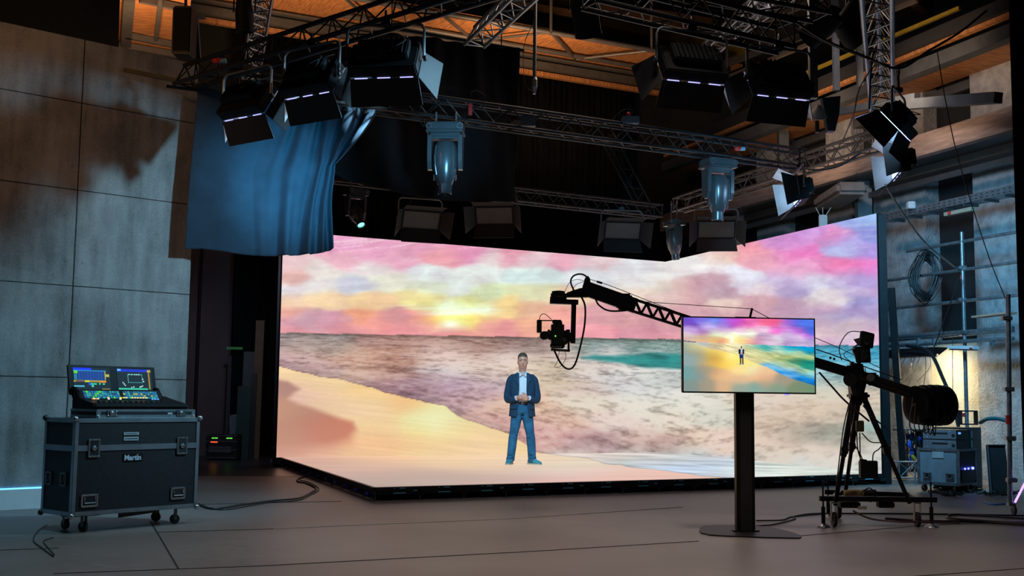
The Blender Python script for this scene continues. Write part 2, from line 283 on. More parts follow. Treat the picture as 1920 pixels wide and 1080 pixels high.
def led_picture(x, y, floor=False):
    hz = np.interp(x, HORZ[:, 0], HORZ[:, 1]); sh = np.interp(x, SHORE[:, 0], SHORE[:, 1])
    sh = sh + (fbm(x, y*0, 22, 5, 3, 4)-.5)*5
    # sky, with its clouds bent by noise
    wx = (fbm(x, y, 34, 16, 5, 1)-.5)*40; wy = (fbm(x, y, 44, 15, 5, 2)-.5)*20
    k = sstep(1260, 1330, x); ky = .35+.65*k
    sky = rbf(x+wx, y+wy*ky, SKY, 17, 7.5)
    st = fbm(x, y+.04*x, 110, 5, 4, 3)-.5
    sky = sky*(1+(st*.10)[..., None]*(1-.5*k)[..., None])
    cl = fbm(x+wx, y+wy, 30, 16, 5, 8)-.5
    cl2 = fbm(x+wx*.6, y+wy*.6, 13, 8, 4, 31)-.5
    sky = sky*(1+(cl*.24+cl2*.16*(.3+.7*k))[..., None]*np.array([.7, 1, .75]))
    stk = sstep(.60, .72, fbm(x, y+.10*x+6*np.sin(x/60), 95, 4.5, 4, 33))*sstep(505, 470, y)*(1-.6*k)
    sky = sky+(np.array([.95, .88, .88])-sky)*(stk*.45)[..., None]
    sky = sky*1.03
    sun = np.exp(-(((x-845)/13)**2+((y-608)/7)**2)); g2 = np.exp(-(((x-845)/55)**2+((y-598)/26)**2))
    sky = sky+(1-sky)*(sun*.9)[..., None]*np.array([.8, 1, .9])+g2[..., None]*np.array([.02, .05, -.03])
    for bx, by, bw, bh, bb in ((850,587,46,3.4,.75),(800,578,46,1.8,.45),(890,581,40,2.2,.5),(760,573,40,1.5,.3)):
        b = np.exp(-(((x-bx)/bw)**2+((y-by+.03*(x-bx))/bh)**2)); sky = sky+(1-sky)*(b*bb)[..., None]
    # sea
    t = np.clip((y-hz)/190, 0, 1); sc = .35+1.1*t
    yy = np.log(np.maximum(y-hz, 0)+9)*60
    slope = .085*sstep(1500, 1000, x)*t*3-.05*sstep(1300, 1450, x)*t*3
    sk = yy-slope*(x-1250)*60/np.maximum(y-hz+9, 14)*.55
    sea = rbf(x+(fbm(x, y, 60, 12, 4, 5)-.5)*60, y+(fbm(x, y, 60, 12, 4, 6)-.5)*10, SEA, 26, 11)
    n1 = fbm(x, sk, 75, 5.0, 4, 7)-.5; n2 = fbm(x+n1*40, sk, 26, 2.6, 4, 9)-.5; n3 = fbm(x, sk, 11, 1.6, 3, 19)-.5
    w = n1*.50+n2*.72+n3*.62
    dark = np.clip(-w, 0, 1); lite = np.clip(w, 0, 1)
    tint = np.array([.92, 1.0, 1.0])
    cs = (1-.45*sstep(1350, 1450, x)*sstep(700, 740, y))
    sea = sea*(1-(dark*.85*cs)[..., None]*tint)
    sea = sea+(np.array([.93, .88, .85])-sea)*(lite*1.0*cs)[..., None]
    tl = sstep(1225, 1260, x)*sstep(700, 660, y)
    sea = sea*(1-.0*tl[..., None])
    cr = sstep(-5, 3, polydist(x+(fbm(x, y, 30, 8, 3, 11)-.5)*14, y+(fbm(x, y, 30, 8, 3, 12)-.5)*5, CREST))
    crc = np.array([.17, .50, .49])*(1+.35*(fbm(x, y, 30, 4, 3, 13)-.5)[..., None]*2)
    sea = sea*(1-cr[..., None])+crc*cr[..., None]
    hl = np.exp(-((y-hz-2)/3.0)**2)*.25
    sea = sea*(1-hl[..., None])
    edge = np.exp(-((sh-y)/2.2)**2)*.30+np.exp(-((sh-y-9)/4)**2)*.12*(x < 1000)
    sea = sea*(1-edge[..., None])
    # sand
    sa = rbf(x, y, SAND, 30, 12)*(1+((fbm(x, y-.1*x, 90, 3.2, 4, 14)-.5)*.10)[..., None])
    g = np.exp(-(((x-818)/26)**2+((y-790)/32)**2)); sa = sa+(np.array([.95, .97, .80])-sa)*(g*.35)[..., None]
    shd = rbf(x, y, SHADE, 30, 14)
    pdist = polydist(x, y+(fbm(x, y, 60, 20, 3, 15)-.5)*5, SHADEP)
    soft = np.interp(y, [740, 800, 850], [6, 8, 26]); m = sstep(-1, 1, pdist/soft)
    sa = sa*(1-m[..., None])+shd*m[..., None]
    if floor:
        fl = rbf(x, y, FLOORC, 60, 9)*(1+((fbm(x, y, 300, 3, 4, 16)-.5)*.10)[..., None])
        fs = rbf(x, y, FSEA, 50, 6)
        fw = fbm(x, y-.03*x, 90, 3, 4, 17)-.5
        fs = fs*(1+(fw*.55)[..., None])
        e2 = np.exp(-((sh-y)/1.4)**2)*.22; fs = fs*(1-e2[..., None])
        mm = sstep(-.8, .8, y-sh)[..., None]
        return np.clip(fs*(1-mm)+fl*mm, 0, 1)
    out = np.where((y < hz)[..., None], sky, sea)
    mm = sstep(-.8, .8, y-sh)[..., None]
    return np.clip(out*(1-mm)+sa*mm, 0, 1)
TSKY = [(150,150,110,80,200),(220,200,110,70,190),(330,130,120,110,220),(400,190,190,170,235),(500,140,100,130,225),(600,180,150,100,215),(750,170,190,80,200),(850,190,235,90,170),(950,150,235,110,180),(1100,150,245,110,150),(1200,160,245,90,140),(1300,180,200,140,215),(1400,160,170,100,215),(1500,150,80,110,225),(1600,170,80,120,230),(1650,230,60,100,220),(1500,230,190,100,215),(1350,230,200,150,225),(1250,240,240,100,200),(1600,290,210,110,215),(200,260,200,170,225),(350,280,170,110,190),(450,220,215,190,235),(600,230,225,190,225),(800,240,240,210,230),(1000,220,245,170,210),(1100,250,235,210,235),(1400,310,200,175,220),(1650,340,160,140,215),(1500,320,225,200,230),(200,310,230,215,210),(300,340,235,215,150),(500,300,225,240,200),(700,300,240,250,210),(900,290,235,245,220),(1100,320,190,160,190),(1050,360,200,150,180),(1250,330,225,215,230),(1200,400,215,190,215),(1400,380,180,150,200),(1500,400,200,180,215),(1650,400,190,170,215),(150,360,215,170,170),(300,380,225,170,150),(500,370,240,190,120),(600,390,225,150,120),(700,370,255,250,180),(800,370,240,215,130),(900,380,225,160,150)]
TSEA = [(330,430,190,200,200),(500,440,200,185,150),(650,440,230,210,160),(750,440,235,230,190),(900,450,200,200,150),(1000,440,120,190,180),(1100,450,20,150,150),(1200,450,160,205,195),(1400,460,0,150,190),(1600,460,0,150,205),(1650,500,0,140,185),(1400,490,120,200,200),(1300,500,200,220,180),(1500,520,190,215,170),(1650,560,170,190,130),(1000,500,210,215,160),(900,520,210,205,150),(1200,550,190,200,140),(1400,560,180,195,130),(1100,600,200,205,150),(1000,600,205,195,140),(1300,600,150,170,110),(1450,620,60,130,100),(1600,645,20,130,110),(1650,670,30,150,130),(1250,650,190,205,160),(1400,680,170,195,150),(1550,740,150,190,160),(1200,690,120,190,220),(1150,680,90,170,225),(1300,740,0,120,210),(1400,770,20,130,220),(1500,820,0,110,200),(1600,830,30,140,220),(1650,880,10,110,200),(1400,800,170,200,225),(1650,790,140,200,200),(1350,720,190,215,220)]
TSAND = [(150,450,130,150,150),(250,450,170,170,130),(220,425,235,225,170),(320,460,240,225,160),(450,510,240,215,120),(550,540,245,205,80),(650,540,255,235,110),(700,580,250,235,120),(600,500,240,215,150),(300,520,150,150,130),(450,560,190,160,80),(500,590,200,150,70),(200,600,140,165,165),(350,600,170,165,140),(480,640,225,180,90),(600,650,250,205,90),(720,650,252,225,110),(900,650,245,230,140),(180,800,110,160,160),(300,800,135,150,145),(400,750,160,150,130),(500,780,210,165,120),(600,800,235,190,140),(800,730,250,220,150),(950,740,235,230,180),(1100,740,235,195,150),(1000,800,235,185,140),(1100,830,225,175,140),(1300,850,160,150,130),(200,930,130,145,140),(400,920,160,150,130),(600,920,215,175,135),(800,850,225,185,145),(800,950,150,165,150),(1000,950,130,165,155),(1200,950,130,155,135),(1500,950,120,140,110),(1650,960,110,140,110),(1100,900,180,160,130)]
TSHORE = np.array([(100,402),(190,410),(300,430),(450,480),(700,525),(860,590),(960,640),(1110,690),(1230,750),(1330,800),(1430,840),(1550,870),(1700,918)], float)
def tv_picture(x, y):
    hz = np.interp(x, [120, 270, 700, 1000, 1690], [388, 403, 411, 421, 437]); sh = np.interp(x, TSHORE[:, 0], TSHORE[:, 1])
    wx = (fbm(x, y, 160, 80, 4, 21)-.5)*120; wy = (fbm(x, y, 160, 80, 4, 22)-.5)*70
    sky = rbf(x+wx, y+wy, TSKY, 58, 30)*(1+(fbm(x, y, 220, 26, 3, 23)-.5)[..., None]*.25)
    sun = np.exp(-(((x-700)/22)**2+((y-375)/45)**2)); sky = sky+(1-sky)*(sun*.8)[..., None]
    sea = rbf(x, y+(fbm(x, y, 150, 25, 3, 24)-.5)*30, TSEA, 62, 22)*(1+(fbm(x, y-.25*x, 120, 9, 3, 25)-.5)[..., None]*.5)
    sa = rbf(x, y, TSAND, 62, 38)
    g = np.exp(-(((x-700)/60)**2+((y-540)/70)**2)); sa = sa+(1-sa)*(g*.25)[..., None]
    out = np.where((y < hz)[..., None], sky, sea); mm = sstep(-6, 6, y-sh)[..., None]
    out = np.where((y < hz)[..., None], out, out*(1-mm)+sa*mm)
    land = (y > hz-5) & (y < hz+5) & (x < 275); out[land] = np.array([.3, .25, .3])
    def put(px, py, w, h, c):
        nonlocal out
        m = (np.abs(x-px) < w) & (np.abs(y-py) < h); out[m] = np.array(c)/255.
    put(800, 625, 8, 40, (25, 30, 50)); put(829, 625, 8, 40, (25, 30, 50)); put(793, 663, 9, 6, (120, 150, 170)); put(834, 665, 9, 6, (120, 150, 170))
    put(813, 562, 25, 30, (20, 45, 110)); put(813, 510, 34, 30, (20, 20, 45)); put(813, 508, 11, 34, (190, 205, 230)); put(813, 455, 7, 15, (90, 70, 70)); put(813, 526, 14, 6, (190, 120, 110))
    return np.clip(out, 0, 1)
# ================================================================ THE SETTING
def concrete():
    m, nt, b = nmat('shuttered_concrete'); N = nt.nodes.new; L = nt.links.new
    tc = N('ShaderNodeTexCoord')
    n1 = N('ShaderNodeTexNoise'); n1.inputs['Scale'].default_value = 1.3; n1.inputs['Detail'].default_value = 7; n1.inputs['Roughness'].default_value = .6
    L(tc.outputs['Object'], n1.inputs['Vector'])
    mp = N('ShaderNodeMapping'); mp.inputs['Scale'].default_value = (5, 5, .7); L(tc.outputs['Object'], mp.inputs[0])
    n2 = N('ShaderNodeTexNoise'); n2.inputs['Scale'].default_value = 1.6; n2.inputs['Detail'].default_value = 6; L(mp.outputs[0], n2.inputs['Vector'])
    n3 = N('ShaderNodeTexNoise'); n3.inputs['Scale'].default_value = 45; n3.inputs['Detail'].default_value = 4; L(tc.outputs['Object'], n3.inputs['Vector'])
    a = N('ShaderNodeMath'); a.operation = 'MULTIPLY_ADD'; a.inputs[1].default_value = .55; L(n1.outputs['Fac'], a.inputs[0])
    a2 = N('ShaderNodeMath'); a2.operation = 'MULTIPLY'; a2.inputs[1].default_value = .33; L(n2.outputs['Fac'], a2.inputs[0]); L(a2.outputs[0], a.inputs[2])
    a3 = N('ShaderNodeMath'); a3.operation = 'MULTIPLY_ADD'; a3.inputs[1].default_value = .16; L(n3.outputs['Fac'], a3.inputs[0]); L(a.outputs[0], a3.inputs[2])
    cr = N('ShaderNodeValToRGB'); e = cr.color_ramp.elements; e[0].position = .40; e[1].position = .62
    e[0].color = (.15, .148, .142, 1); e[1].color = (.38, .37, .355, 1); L(a3.outputs[0], cr.inputs[0]); L(cr.outputs[0], b.inputs['Base Color'])
    b.inputs['Roughness'].default_value = .7
    bp = N('ShaderNodeBump'); bp.inputs['Strength'].default_value = .25; bp.inputs['Distance'].default_value = .01; L(n3.outputs['Fac'], bp.inputs['Height']); L(bp.outputs[0], b.inputs['Normal'])
    return m
M_concrete = concrete()
M_plaster = mat('rough_plaster', (.36, .37, .38), .9, var=.25, scale=7, bump=1.0, bscale=26)
M_dark = mat('dark_wall_paint', (.015, .016, .018), .9)
M_brown = mat('dark_brown_panel', (.13, .10, .105), .75, var=.1, scale=2)
M_tin = mat('grey_steel_channel', (.11, .12, .13), .5, .5)
M_beam = mat('whitened_timber_beam', (.42, .33, .30), .75, var=.25, scale=2.5, stretch=(1, 1, 8), bump=.2)
def floor_mat():
    m, nt, b = nmat('grey_brown_dance_vinyl'); N = nt.nodes.new; L = nt.links.new
    tc = N('ShaderNodeTexCoord'); n1 = N('ShaderNodeTexNoise'); n1.inputs['Scale'].default_value = .55; n1.inputs['Detail'].default_value = 6; L(tc.outputs['Object'], n1.inputs['Vector'])
    n2 = N('ShaderNodeTexNoise'); n2.inputs['Scale'].default_value = 9; n2.inputs['Detail'].default_value = 6
    mp = N('ShaderNodeMapping'); mp.inputs['Scale'].default_value = (1, 2.2, 1); mp.inputs['Rotation'].default_value = (0, 0, -.48); L(tc.outputs['Object'], mp.inputs[0]); L(mp.outputs[0], n2.inputs['Vector'])
    mx = N('ShaderNodeMath'); mx.operation = 'MULTIPLY_ADD'; mx.inputs[1].default_value = .45; L(n2.outputs['Fac'], mx.inputs[0])
    h = N('ShaderNodeMath'); h.operation = 'MULTIPLY'; h.inputs[1].default_value = .55; L(n1.outputs['Fac'], h.inputs[0]); L(h.outputs[0], mx.inputs[2])
    cr = N('ShaderNodeValToRGB'); e = cr.color_ramp.elements; e[0].position = .3; e[1].position = .7; e[0].color = (.15, .128, .118, 1); e[1].color = (.30, .262, .242, 1)
    L(mx.outputs[0], cr.inputs[0]); L(cr.outputs[0], b.inputs['Base Color'])
    rr = N('ShaderNodeMapRange'); rr.inputs['To Min'].default_value = .34; rr.inputs['To Max'].default_value = .56; L(n2.outputs['Fac'], rr.inputs[0]); L(rr.outputs[0], b.inputs['Roughness'])
    b.inputs['Specular IOR Level'].default_value = .38
    return m
M_floor = floor_mat()
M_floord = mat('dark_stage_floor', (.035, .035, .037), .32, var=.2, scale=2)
struct('floor', MB().box((0, 14, -.05), (34, 40, .1)), M_floor)
# darker bare floor behind the vinyl on the left, reaching under the video wall
q = [gz(240, 892.5), gz(380, 892.5), gz(560, 895), gz(600, 906), gz(1250, 866), gz(900, 855), gz(240, 858)]
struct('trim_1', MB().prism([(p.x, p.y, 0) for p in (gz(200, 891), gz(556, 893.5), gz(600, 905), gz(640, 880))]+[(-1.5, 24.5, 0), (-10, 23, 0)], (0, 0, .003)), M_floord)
M_seam = mat('floor_seam', (.018, .018, .018), .8); M_tape = mat('pale_floor_tape', (.36, .33, .29), .6)
def strip(name, pts, w, m, z=.004):
    mb = MB(); P = [gz(*p) for p in pts]
    for a, b in zip(P, P[1:]): mb.bar(a+Vector((0, 0, z/2)), b+Vector((0, 0, z/2)), w, z)
    return struct(name, mb, m)
strip('trim_2', [(293, 998.5), (513, 992)], .008, M_seam); strip('trim_3', [(513, 992), (640, 986), (946, 973.5), (1280, 951)], .022, M_tape)
strip('trim_4', [(100, 1076), (480, 1062), (1000, 1034), (1310, 1015)], .007, M_seam); strip('trim_5', [(1500, 1005), (1740, 985), (1920, 978)], .006, M_seam)
strip('trim_6', [(282, 978), (298, 1004), (334, 1066)], .012, M_seam); strip('trim_7', [(372, 946), (640, 940)], .008, M_seam)
strip('trim_8', [(1700, 1082), (1925, 1066)], .007, M_seam); strip('trim_9', [(0, 1032), (110, 1028)], .005, M_seam)
# concrete wall on the left, cast in panels with open joints
LW0 = Vector((-5.5, 11.947, 0)); LWD = Vector((math.sin(.852), math.cos(.852), 0)); LWN = Vector((LWD.y, -LWD.x, 0))
zs = [.223, 1.404, 2.416, 3.494, 4.487, 5.225]; ss = [-8.0, -5.2, -2.2, .838, 2.222]
wl = MB(); W4 = Matrix(((LWD.x, -LWN.x, 0, LW0.x), (LWD.y, -LWN.y, 0, LW0.y), (0, 0, 1, 0), (0, 0, 0, 1)))
bk = MB().box(((ss[0]+ss[-1])/2, .14, 2.6), (ss[-1]-ss[0]-.01, .2, 5.2), W4)
for i in range(4):
    for j in range(5):
        g = .006; x0, x1, z0, z1 = ss[i]+g, ss[i+1]-g, zs[j]+(.004 if j else 0), zs[j+1]-.004
        wl.cham(((x0+x1)/2, .02, (z0+z1)/2), (x1-x0, .04, z1-z0), .004, W4)
wl.add(bk.v, bk.f)
for i, j in ((3, 1), (3, 2), (3, 3), (3, 4)):    # cast tie holes as small cones either side of the joints
    for dx in (-.09, .10): wl.lathe([(.028, 0), (.018, .004)], 12, W4 @ Matrix.Translation((ss[i]+dx, -.001, zs[j]+.28)) @ Matrix.Rotation(math.pi/2, 4, 'X'))
wlo = wl.build('wall_left', M_concrete); wlo['kind'] = 'structure'
bb = MB().box(((ss[0]+ss[-1])/2, -.012, .105), (ss[-1]-ss[0], .024, .21), W4); o = struct('baseboard_left', bb, M_white)
struct('trim_10', MB().box(((ss[0]+.7)/2, -.012, .219), (.7-ss[0], .014, .014), W4), emat('blue_led_strip', (.10, .42, 1.0), 3.0))
struct('trim_11', MB().box((1.42+.37, -.004, 4.97), (1.0, .012, .045), W4), mat('old_yellow_paint', (.16, .13, .05), .7))
# dark building shell
back0 = Vector((-1.96, 23.107, 0))+Vector((-DL.y, DL.x, 0))*2.8
def vplane(p, q, z0, z1, th=.2):
    n = Vector((-(q-p).y, (q-p).x, 0)).normalized()*th
    return MB().prism([(p.x, p.y, z0), (q.x, q.y, z0), (q.x, q.y, z1), (p.x, p.y, z1)], n)
struct('wall_back', vplane(back0-DL*14, back0+DL*9, 0, 11), M_dark)
WR0 = Vector((7.23, 20.18, 0)); WRN = Vector((.93677, .34993, 0))
PR = lambda px, py, off=0.: onpl(px, py, WR0-WRN*off, DR)
struct('wall_right', vplane(WR0+DR*16+WRN*.5, WR0-DR*11+WRN*.5, 0, 11), M_dark)
struct('ceiling', MB().box((0, 12, 11.1), (40, 44, .2)), M_dark)
struct('wall_left_far', vplane(Vector((-12, -8, 0)), Vector((-12, 26, 0)), 0, 11), M_dark)
struct('wall_front', MB().box((0, -8.1, 5.5), (34, .2, 11)), M_dark)
# plaster piers on the right wall
def pier(px0, px1, off, z0, z1, name):
    a = PR(px0, 500, off); b = PR(px1, 500, off); a.z = b.z = 0
    return struct(name, MB().prism([(a.x, a.y, z0), (b.x, b.y, z0), (b.x, b.y, z1), (a.x, a.y, z1)], WRN*(off+.5)), M_plaster)
pier(1828, 1990, 0, 0, 7, 'wall_right_pier'); pier(1640, 1738, 0, 0, 7, 'wall_right_pier_2'); pier(1552, 1600, 0, 3, 7, 'wall_right_pier_3')
pier(1420, 1470, 0, 3, 7, 'wall_right_pier_4')
a, b = PR(1640, 700, -.05), PR(1990, 700, -.05); struct('wall_right_low', MB().prism([(a.x, a.y, 0), (b.x, b.y, 0), (b.x, b.y, 2.32), (a.x, a.y, 2.32)], WRN*.4), mat('cream_plaster', (.55, .50, .38), .9, var=.12, scale=6, bump=.9, bscale=24))
# orange boarded soffits with steel edges
def zplane(name, pts, z, m, th=.06):
    return struct(name, MB().prism([(p[0], p[1], z) for p in pts], (0, 0, th)), m)
def board_mat(rot, name):
    m, nt, b = nmat(name); N = nt.nodes.new; L = nt.links.new
    tc = N('ShaderNodeTexCoord'); mp = N('ShaderNodeMapping'); mp.inputs['Rotation'].default_value = (0, 0, rot); L(tc.outputs['Object'], mp.inputs[0])
    wv = N('ShaderNodeTexWave'); wv.wave_type = 'BANDS'; wv.bands_direction = 'X'; wv.wave_profile = 'SAW'; wv.inputs['Scale'].default_value = 1.6; L(mp.outputs[0], wv.inputs['Vector'])
    nz = N('ShaderNodeTexNoise'); nz.inputs['Scale'].default_value = 4; nz.inputs['Detail'].default_value = 6; m2 = N('ShaderNodeMapping'); m2.inputs['Scale'].default_value = (8, 1, 1); L(mp.outputs[0], m2.inputs[0]); L(m2.outputs[0], nz.inputs['Vector'])
    cr = N('ShaderNodeValToRGB'); e = cr.color_ramp.elements; e[0].position = .35; e[1].position = .65; e[0].color = (.30, .12, .04, 1); e[1].color = (.55, .24, .085, 1); L(nz.outputs['Fac'], cr.inputs[0])
    c2 = N('ShaderNodeValToRGB'); f = c2.color_ramp.elements; f[0].position = .0; f[0].color = (.12, .12, .12, 1); f[1].position = .06; f[1].color = (1, 1, 1, 1); L(wv.outputs['Fac'], c2.inputs[0])
    mm = N('ShaderNodeMix'); mm.data_type = 'RGBA'; mm.blend_type = 'MULTIPLY'; mm.inputs[0].default_value = 1; L(cr.outputs[0], mm.inputs[6]); L(c2.outputs[0], mm.inputs[7]); L(mm.outputs[2], b.inputs['Base Color'])
    b.inputs['Roughness'].default_value = .6; return m
M_bd1 = board_mat(-.48, 'roof_boards_back'); M_bd2 = board_mat(1.21, 'roof_boards_right'); M_bd3 = board_mat(1.5, 'roof_boards_left')
sa, sb = Vector((-1.96, 23.107, 0)), Vector((3.235, 25.747, 0)); nb = Vector((-DL.y, DL.x, 0))
zplane('ceiling_boards_back', [sa-DL*5, sb+DL*1.2, sb+DL*1.2-nb*1.75, sa-DL*5-nb*1.75], 8.7, M_bd1)
for k, (off, z, h, mm) in enumerate(((.0, 8.56, .16, M_steel), (.35, 8.62, .05, M_steel), (-.25, 8.45, .10, M_bd1))):
    struct('trim_%d' % (20+k), MB().bar(sa-DL*5-nb*off+Vector((0, 0, z)), sb+DL*1.2-nb*off+Vector((0, 0, z)), .12, h), mm)
lp = [gz(222, 86, 7.0), gz(345, 108, 7.0), gz(362, -30, 7.0), gz(226, -30, 7.0)]
zplane('ceiling_boards_left', lp, 7.0, M_bd3)
for k, (p, q, w) in enumerate((((236, 84), (244, -20), .16), ((292, 72), (303, -20), .06), ((236, 66), (345, 88), .06), ((262, -2), (345, 16), .07), ((222, 84), (345, 106), .1))):
    struct('trim_%d' % (30+k), MB().bar(gz(*p, 6.93), gz(*q, 6.93), w, .1), M_steel)
ra, rb = gz(1708, 181, 6.8), gz(1894, 114, 6.8)
rI = WRN*1.0
zplane('ceiling_boards_right', [ra-DR*7.5, rb+DR*3, rb+DR*3-rI, ra-DR*7.5-rI], 6.8, M_bd2)
struct('trim_40', MB().bar(ra-DR*7.5+WRN*.1+Vector((0, 0, -.12)), rb+DR*3+WRN*.1+Vector((0, 0, -.12)), .12, .16), M_tin)
struct('trim_41', MB().bar(ra-DR*7.5-rI+Vector((0, 0, .02)), rb+DR*3-rI+Vector((0, 0, .02)), .22, .22), M_tin)
struct('trim_42', MB().bar(ra-DR*7.5-rI+Vector((0, 0, .30)), rb+DR*3-rI+Vector((0, 0, .30)), .12, .06), M_bd2)
struct('trim_43', MB().bar(ra-DR*7.5-rI*1.1+Vector((0, 0, .44)), rb+DR*3-rI*1.1+Vector((0, 0, .44)), .1, .2), M_dark)
# whitened timber beam, steel channels and tray running along the right wall
def along(name, label, cat, p, q, off, w, h, m, ext=(0, 0), dz=0, vis=True):
    a = PR(*p, off); b = PR(*q, off); z = (a.z+b.z)/2+dz; a.z = b.z = z
    t = (b-a).normalized(); a = a-t*ext[0]; b = b+t*ext[1]
    mb = MB().bar(a, b, w, h)
    if label: return tag(mb.build(name, m), label, cat)
    return struct(name, mb, m)
along('timber_beam', 'long pale timber beam along the right wall above the video wall', 'beam', (1707, 272), (1890, 222), .5, .3, .42, M_beam, (9, 2), -.1)
along('trim_44', None, None, (1707, 305), (1890, 262), .75, .5, .05, M_tin, (8, 2)); along('trim_45', None, None, (1707, 345), (1890, 303), .55, .05, .10, M_tin, (8, 2))
along('trim_46', None, None, (1700, 318), (1890, 285), .3, .5, .3, mat('brown_soffit', (.10, .07, .055), .8), (8, 2))
ct = thing('cable_tray', 'pale blue perforated cable tray running right of the tall screen', 'cable tray', PR(1760, 385, .9))
a, b = PR(1649, 409, .9), PR(1896, 355, .9); z = (a.z+b.z)/2; a.z = b.z = z; n9 = WRN
tr = MB(); tr.bar(a, b+DR*2, .01, .12); tr.bar(a+n9*.15+Vector((0, 0, -.055)), b+DR*2+n9*.15+Vector((0, 0, -.055)), .3, .006); tr.build('side_rail', M_galv, ct)
hl = MB(); L_ = (b-a).length; d_ = (b-a).normalized()
for i in range(26):
    for zz in (-.028, .024):
        c = a+d_*(.1+i*L_/26)-n9*.006+Vector((0, 0, zz)); hl.bar(c-d_*.022, c+d_*.022, .003, .013)
hl.build('perforation', M_dark, ct)
for i in range(7):
    c = a+d_*(.3+i*L_/7); MB().bar(c+Vector((0, 0, -.08)), c+n9*.3+Vector((0, 0, -.08)), .03, .03).build('rung', M_tin, ct)
# dark brown service door panel and curtain strip left of the video wall
p0, p1 = at(340, 700, 23.0), at(431, 700, 23.9); door = MB().prism([(p0.x, p0.y, .0), (p1.x, p1.y, .0), (p1.x, p1.y, 4.8), (p0.x, p0.y, 4.8)], (0, .12, 0))
struct('door_1', door, M_brown); p2 = at(369, 700, 23.05)
struct('trim_50', MB().box((p2.x, p2.y+.03, 2.4), (.035, .06, 4.8)), M_dark)
# ================================================================ VIDEO WALL
LA = Vector((-4.091, 20.009, 0)); LC = Vector((3.248, 23.831, 0)); LD = Vector((5.652, 17.396, 0)); LB = Vector((-1.602, 13.619, 0)); LA2 = LA+DL*.0955*1.052
Z0, Z1 = .164, 4.164
M_led = screen_mat('video_wall_picture', 1.0, .6); M_tvp = screen_mat('monitor_picture', 1.05, .25)
def to_lin(c): return np.where(c <= .04045, c/12.92, ((c+.055)/1.055)**2.4)
def picture_mesh(name, P, Q, R, S, nu, nv, fn, m, parent):
    # grid between four corners P (0,0) Q (1,0) R (1,1) S (0,1); colour of each point from fn(x, y, z)
    u, v = np.meshgrid(np.linspace(0, 1, nu+1), np.linspace(0, 1, nv+1)); u = u.ravel()[:, None]; v = v.ravel()[:, None]
    P, Q, R, S = [np.array(p, float) for p in (P, Q, R, S)]
    co = P*(1-u)*(1-v)+Q*u*(1-v)+R*u*v+S*(1-u)*v
    idx = np.arange((nu+1)*(nv+1)).reshape(nv+1, nu+1)
    f = np.stack([idx[:-1, :-1], idx[:-1, 1:], idx[1:, 1:], idx[1:, :-1]], -1).reshape(-1, 4)
    rgb = fn(co, u[:, 0], v[:, 0])
    if parent is not None:
        iv = np.array(WM[parent.name].inverted()); loc = co @ iv[:3, :3].T+iv[:3, 3]
    else: loc = co
    me = bpy.data.meshes.new(name); me.vertices.add(len(co)); me.vertices.foreach_set('co', loc.astype(np.float32).ravel())
    me.loops.add(f.size); me.loops.foreach_set('vertex_index', f.astype(np.int32).ravel())
    me.polygons.add(len(f)); me.polygons.foreach_set('loop_start', np.arange(0, f.size, 4, dtype=np.int32)); me.polygons.foreach_set('loop_total', np.full(len(f), 4, np.int32))
    me.update(calc_edges=True)
    ca = me.color_attributes.new('picture', 'FLOAT_COLOR', 'POINT'); c4 = np.ones((len(co), 4), np.float32); c4[:, :3] = to_lin(rgb); ca.data.foreach_set('color', c4.ravel())
    me.materials.append(m); o = bpy.data.objects.new(name, me); COL.objects.link(o)
    if parent is not None: o.parent = parent
    return o
def eye_xy(co):         # the footage is rendered for one eye point in front of the stage
    z = co[:, 2]-CAMH; yc = co[:, 1]*_cp+z*_sp; zc = -co[:, 1]*_sp+z*_cp; uu = FOC*co[:, 0]/yc; vv = -FOC*zc/yc
    return 960+uu*_cr-vv*_sr, 540+uu*_sr+vv*_cr
wall_fn = lambda co, u, v: led_picture(*eye_xy(co))
floor_fn = lambda co, u, v: led_picture(*eye_xy(co), True)
up = lambda p, z: (p.x, p.y, z)
t = thing('video_wall', 'glowing left video wall with sunset, sea and beach behind the presenter', 'video wall', LA)
picture_mesh('screen', up(LA, Z0), up(LC, Z0), up(LC, Z1), up(LA, Z1), 330, 190, wall_fn, M_led, t)
nl = Vector((-DL.y, DL.x, 0))
MB().prism([up(LA, Z0-.16), up(LC, Z0-.16), up(LC, Z1), up(LA, Z1)], nl*.1+Vector((0, 0, 0))).add([], []).build('cabinet', M_black, t).location += nl*.004
fr = MB()
for i in range(9):
    p = LA+(LC-LA)*i/8+nl*.14; fr.bar(up(p, 0), up(p, Z1-.1), .05, .05)
fr.build('support_frame', M_truss, t)
t = thing('video_wall', 'glowing right video wall with pink clouds over turquoise surf', 'video wall', LD)
picture_mesh('screen', up(LC, Z0), up(LD, Z0), up(LD, Z1), up(LC, Z1), 190, 210, wall_fn, M_led, t)
nr = Vector((-(LD-LC).y, (LD-LC).x, 0)).normalized()
MB().prism([up(LC, Z0-.16), up(LD, Z0-.16), up(LD, Z1), up(LC, Z1)], nr*.1).build('cabinet', M_black, t).location += nr*.004
fr = MB()
for i in range(8):
    p = LC+(LD-LC)*i/7+nr*.14; fr.bar(up(p, 0), up(p, Z1-.1), .05, .05)
fr.build('support_frame', M_black, t)
p = LD+nr*.12-DR*.02; sp = MB(); sp.bar(up(LD+nr*.10, 0), up(LD+nr*.10, 4.15), .12, .05); q0 = gz(1712, 905); 
sp.bar((q0.x, q0.y+.4, .05), up(LD+nr*.25, 3.0), .1, .12); sp.build('end_brace', M_truss, t)
t = thing('video_floor', 'glowing video floor showing pale wet sand under the presenter', 'video floor', LB)
picture_mesh('screen', up(LA2, Z0), up(LB, Z0), up(LD, Z0), up(LC, Z0), 90, 300, floor_fn, M_led, t)
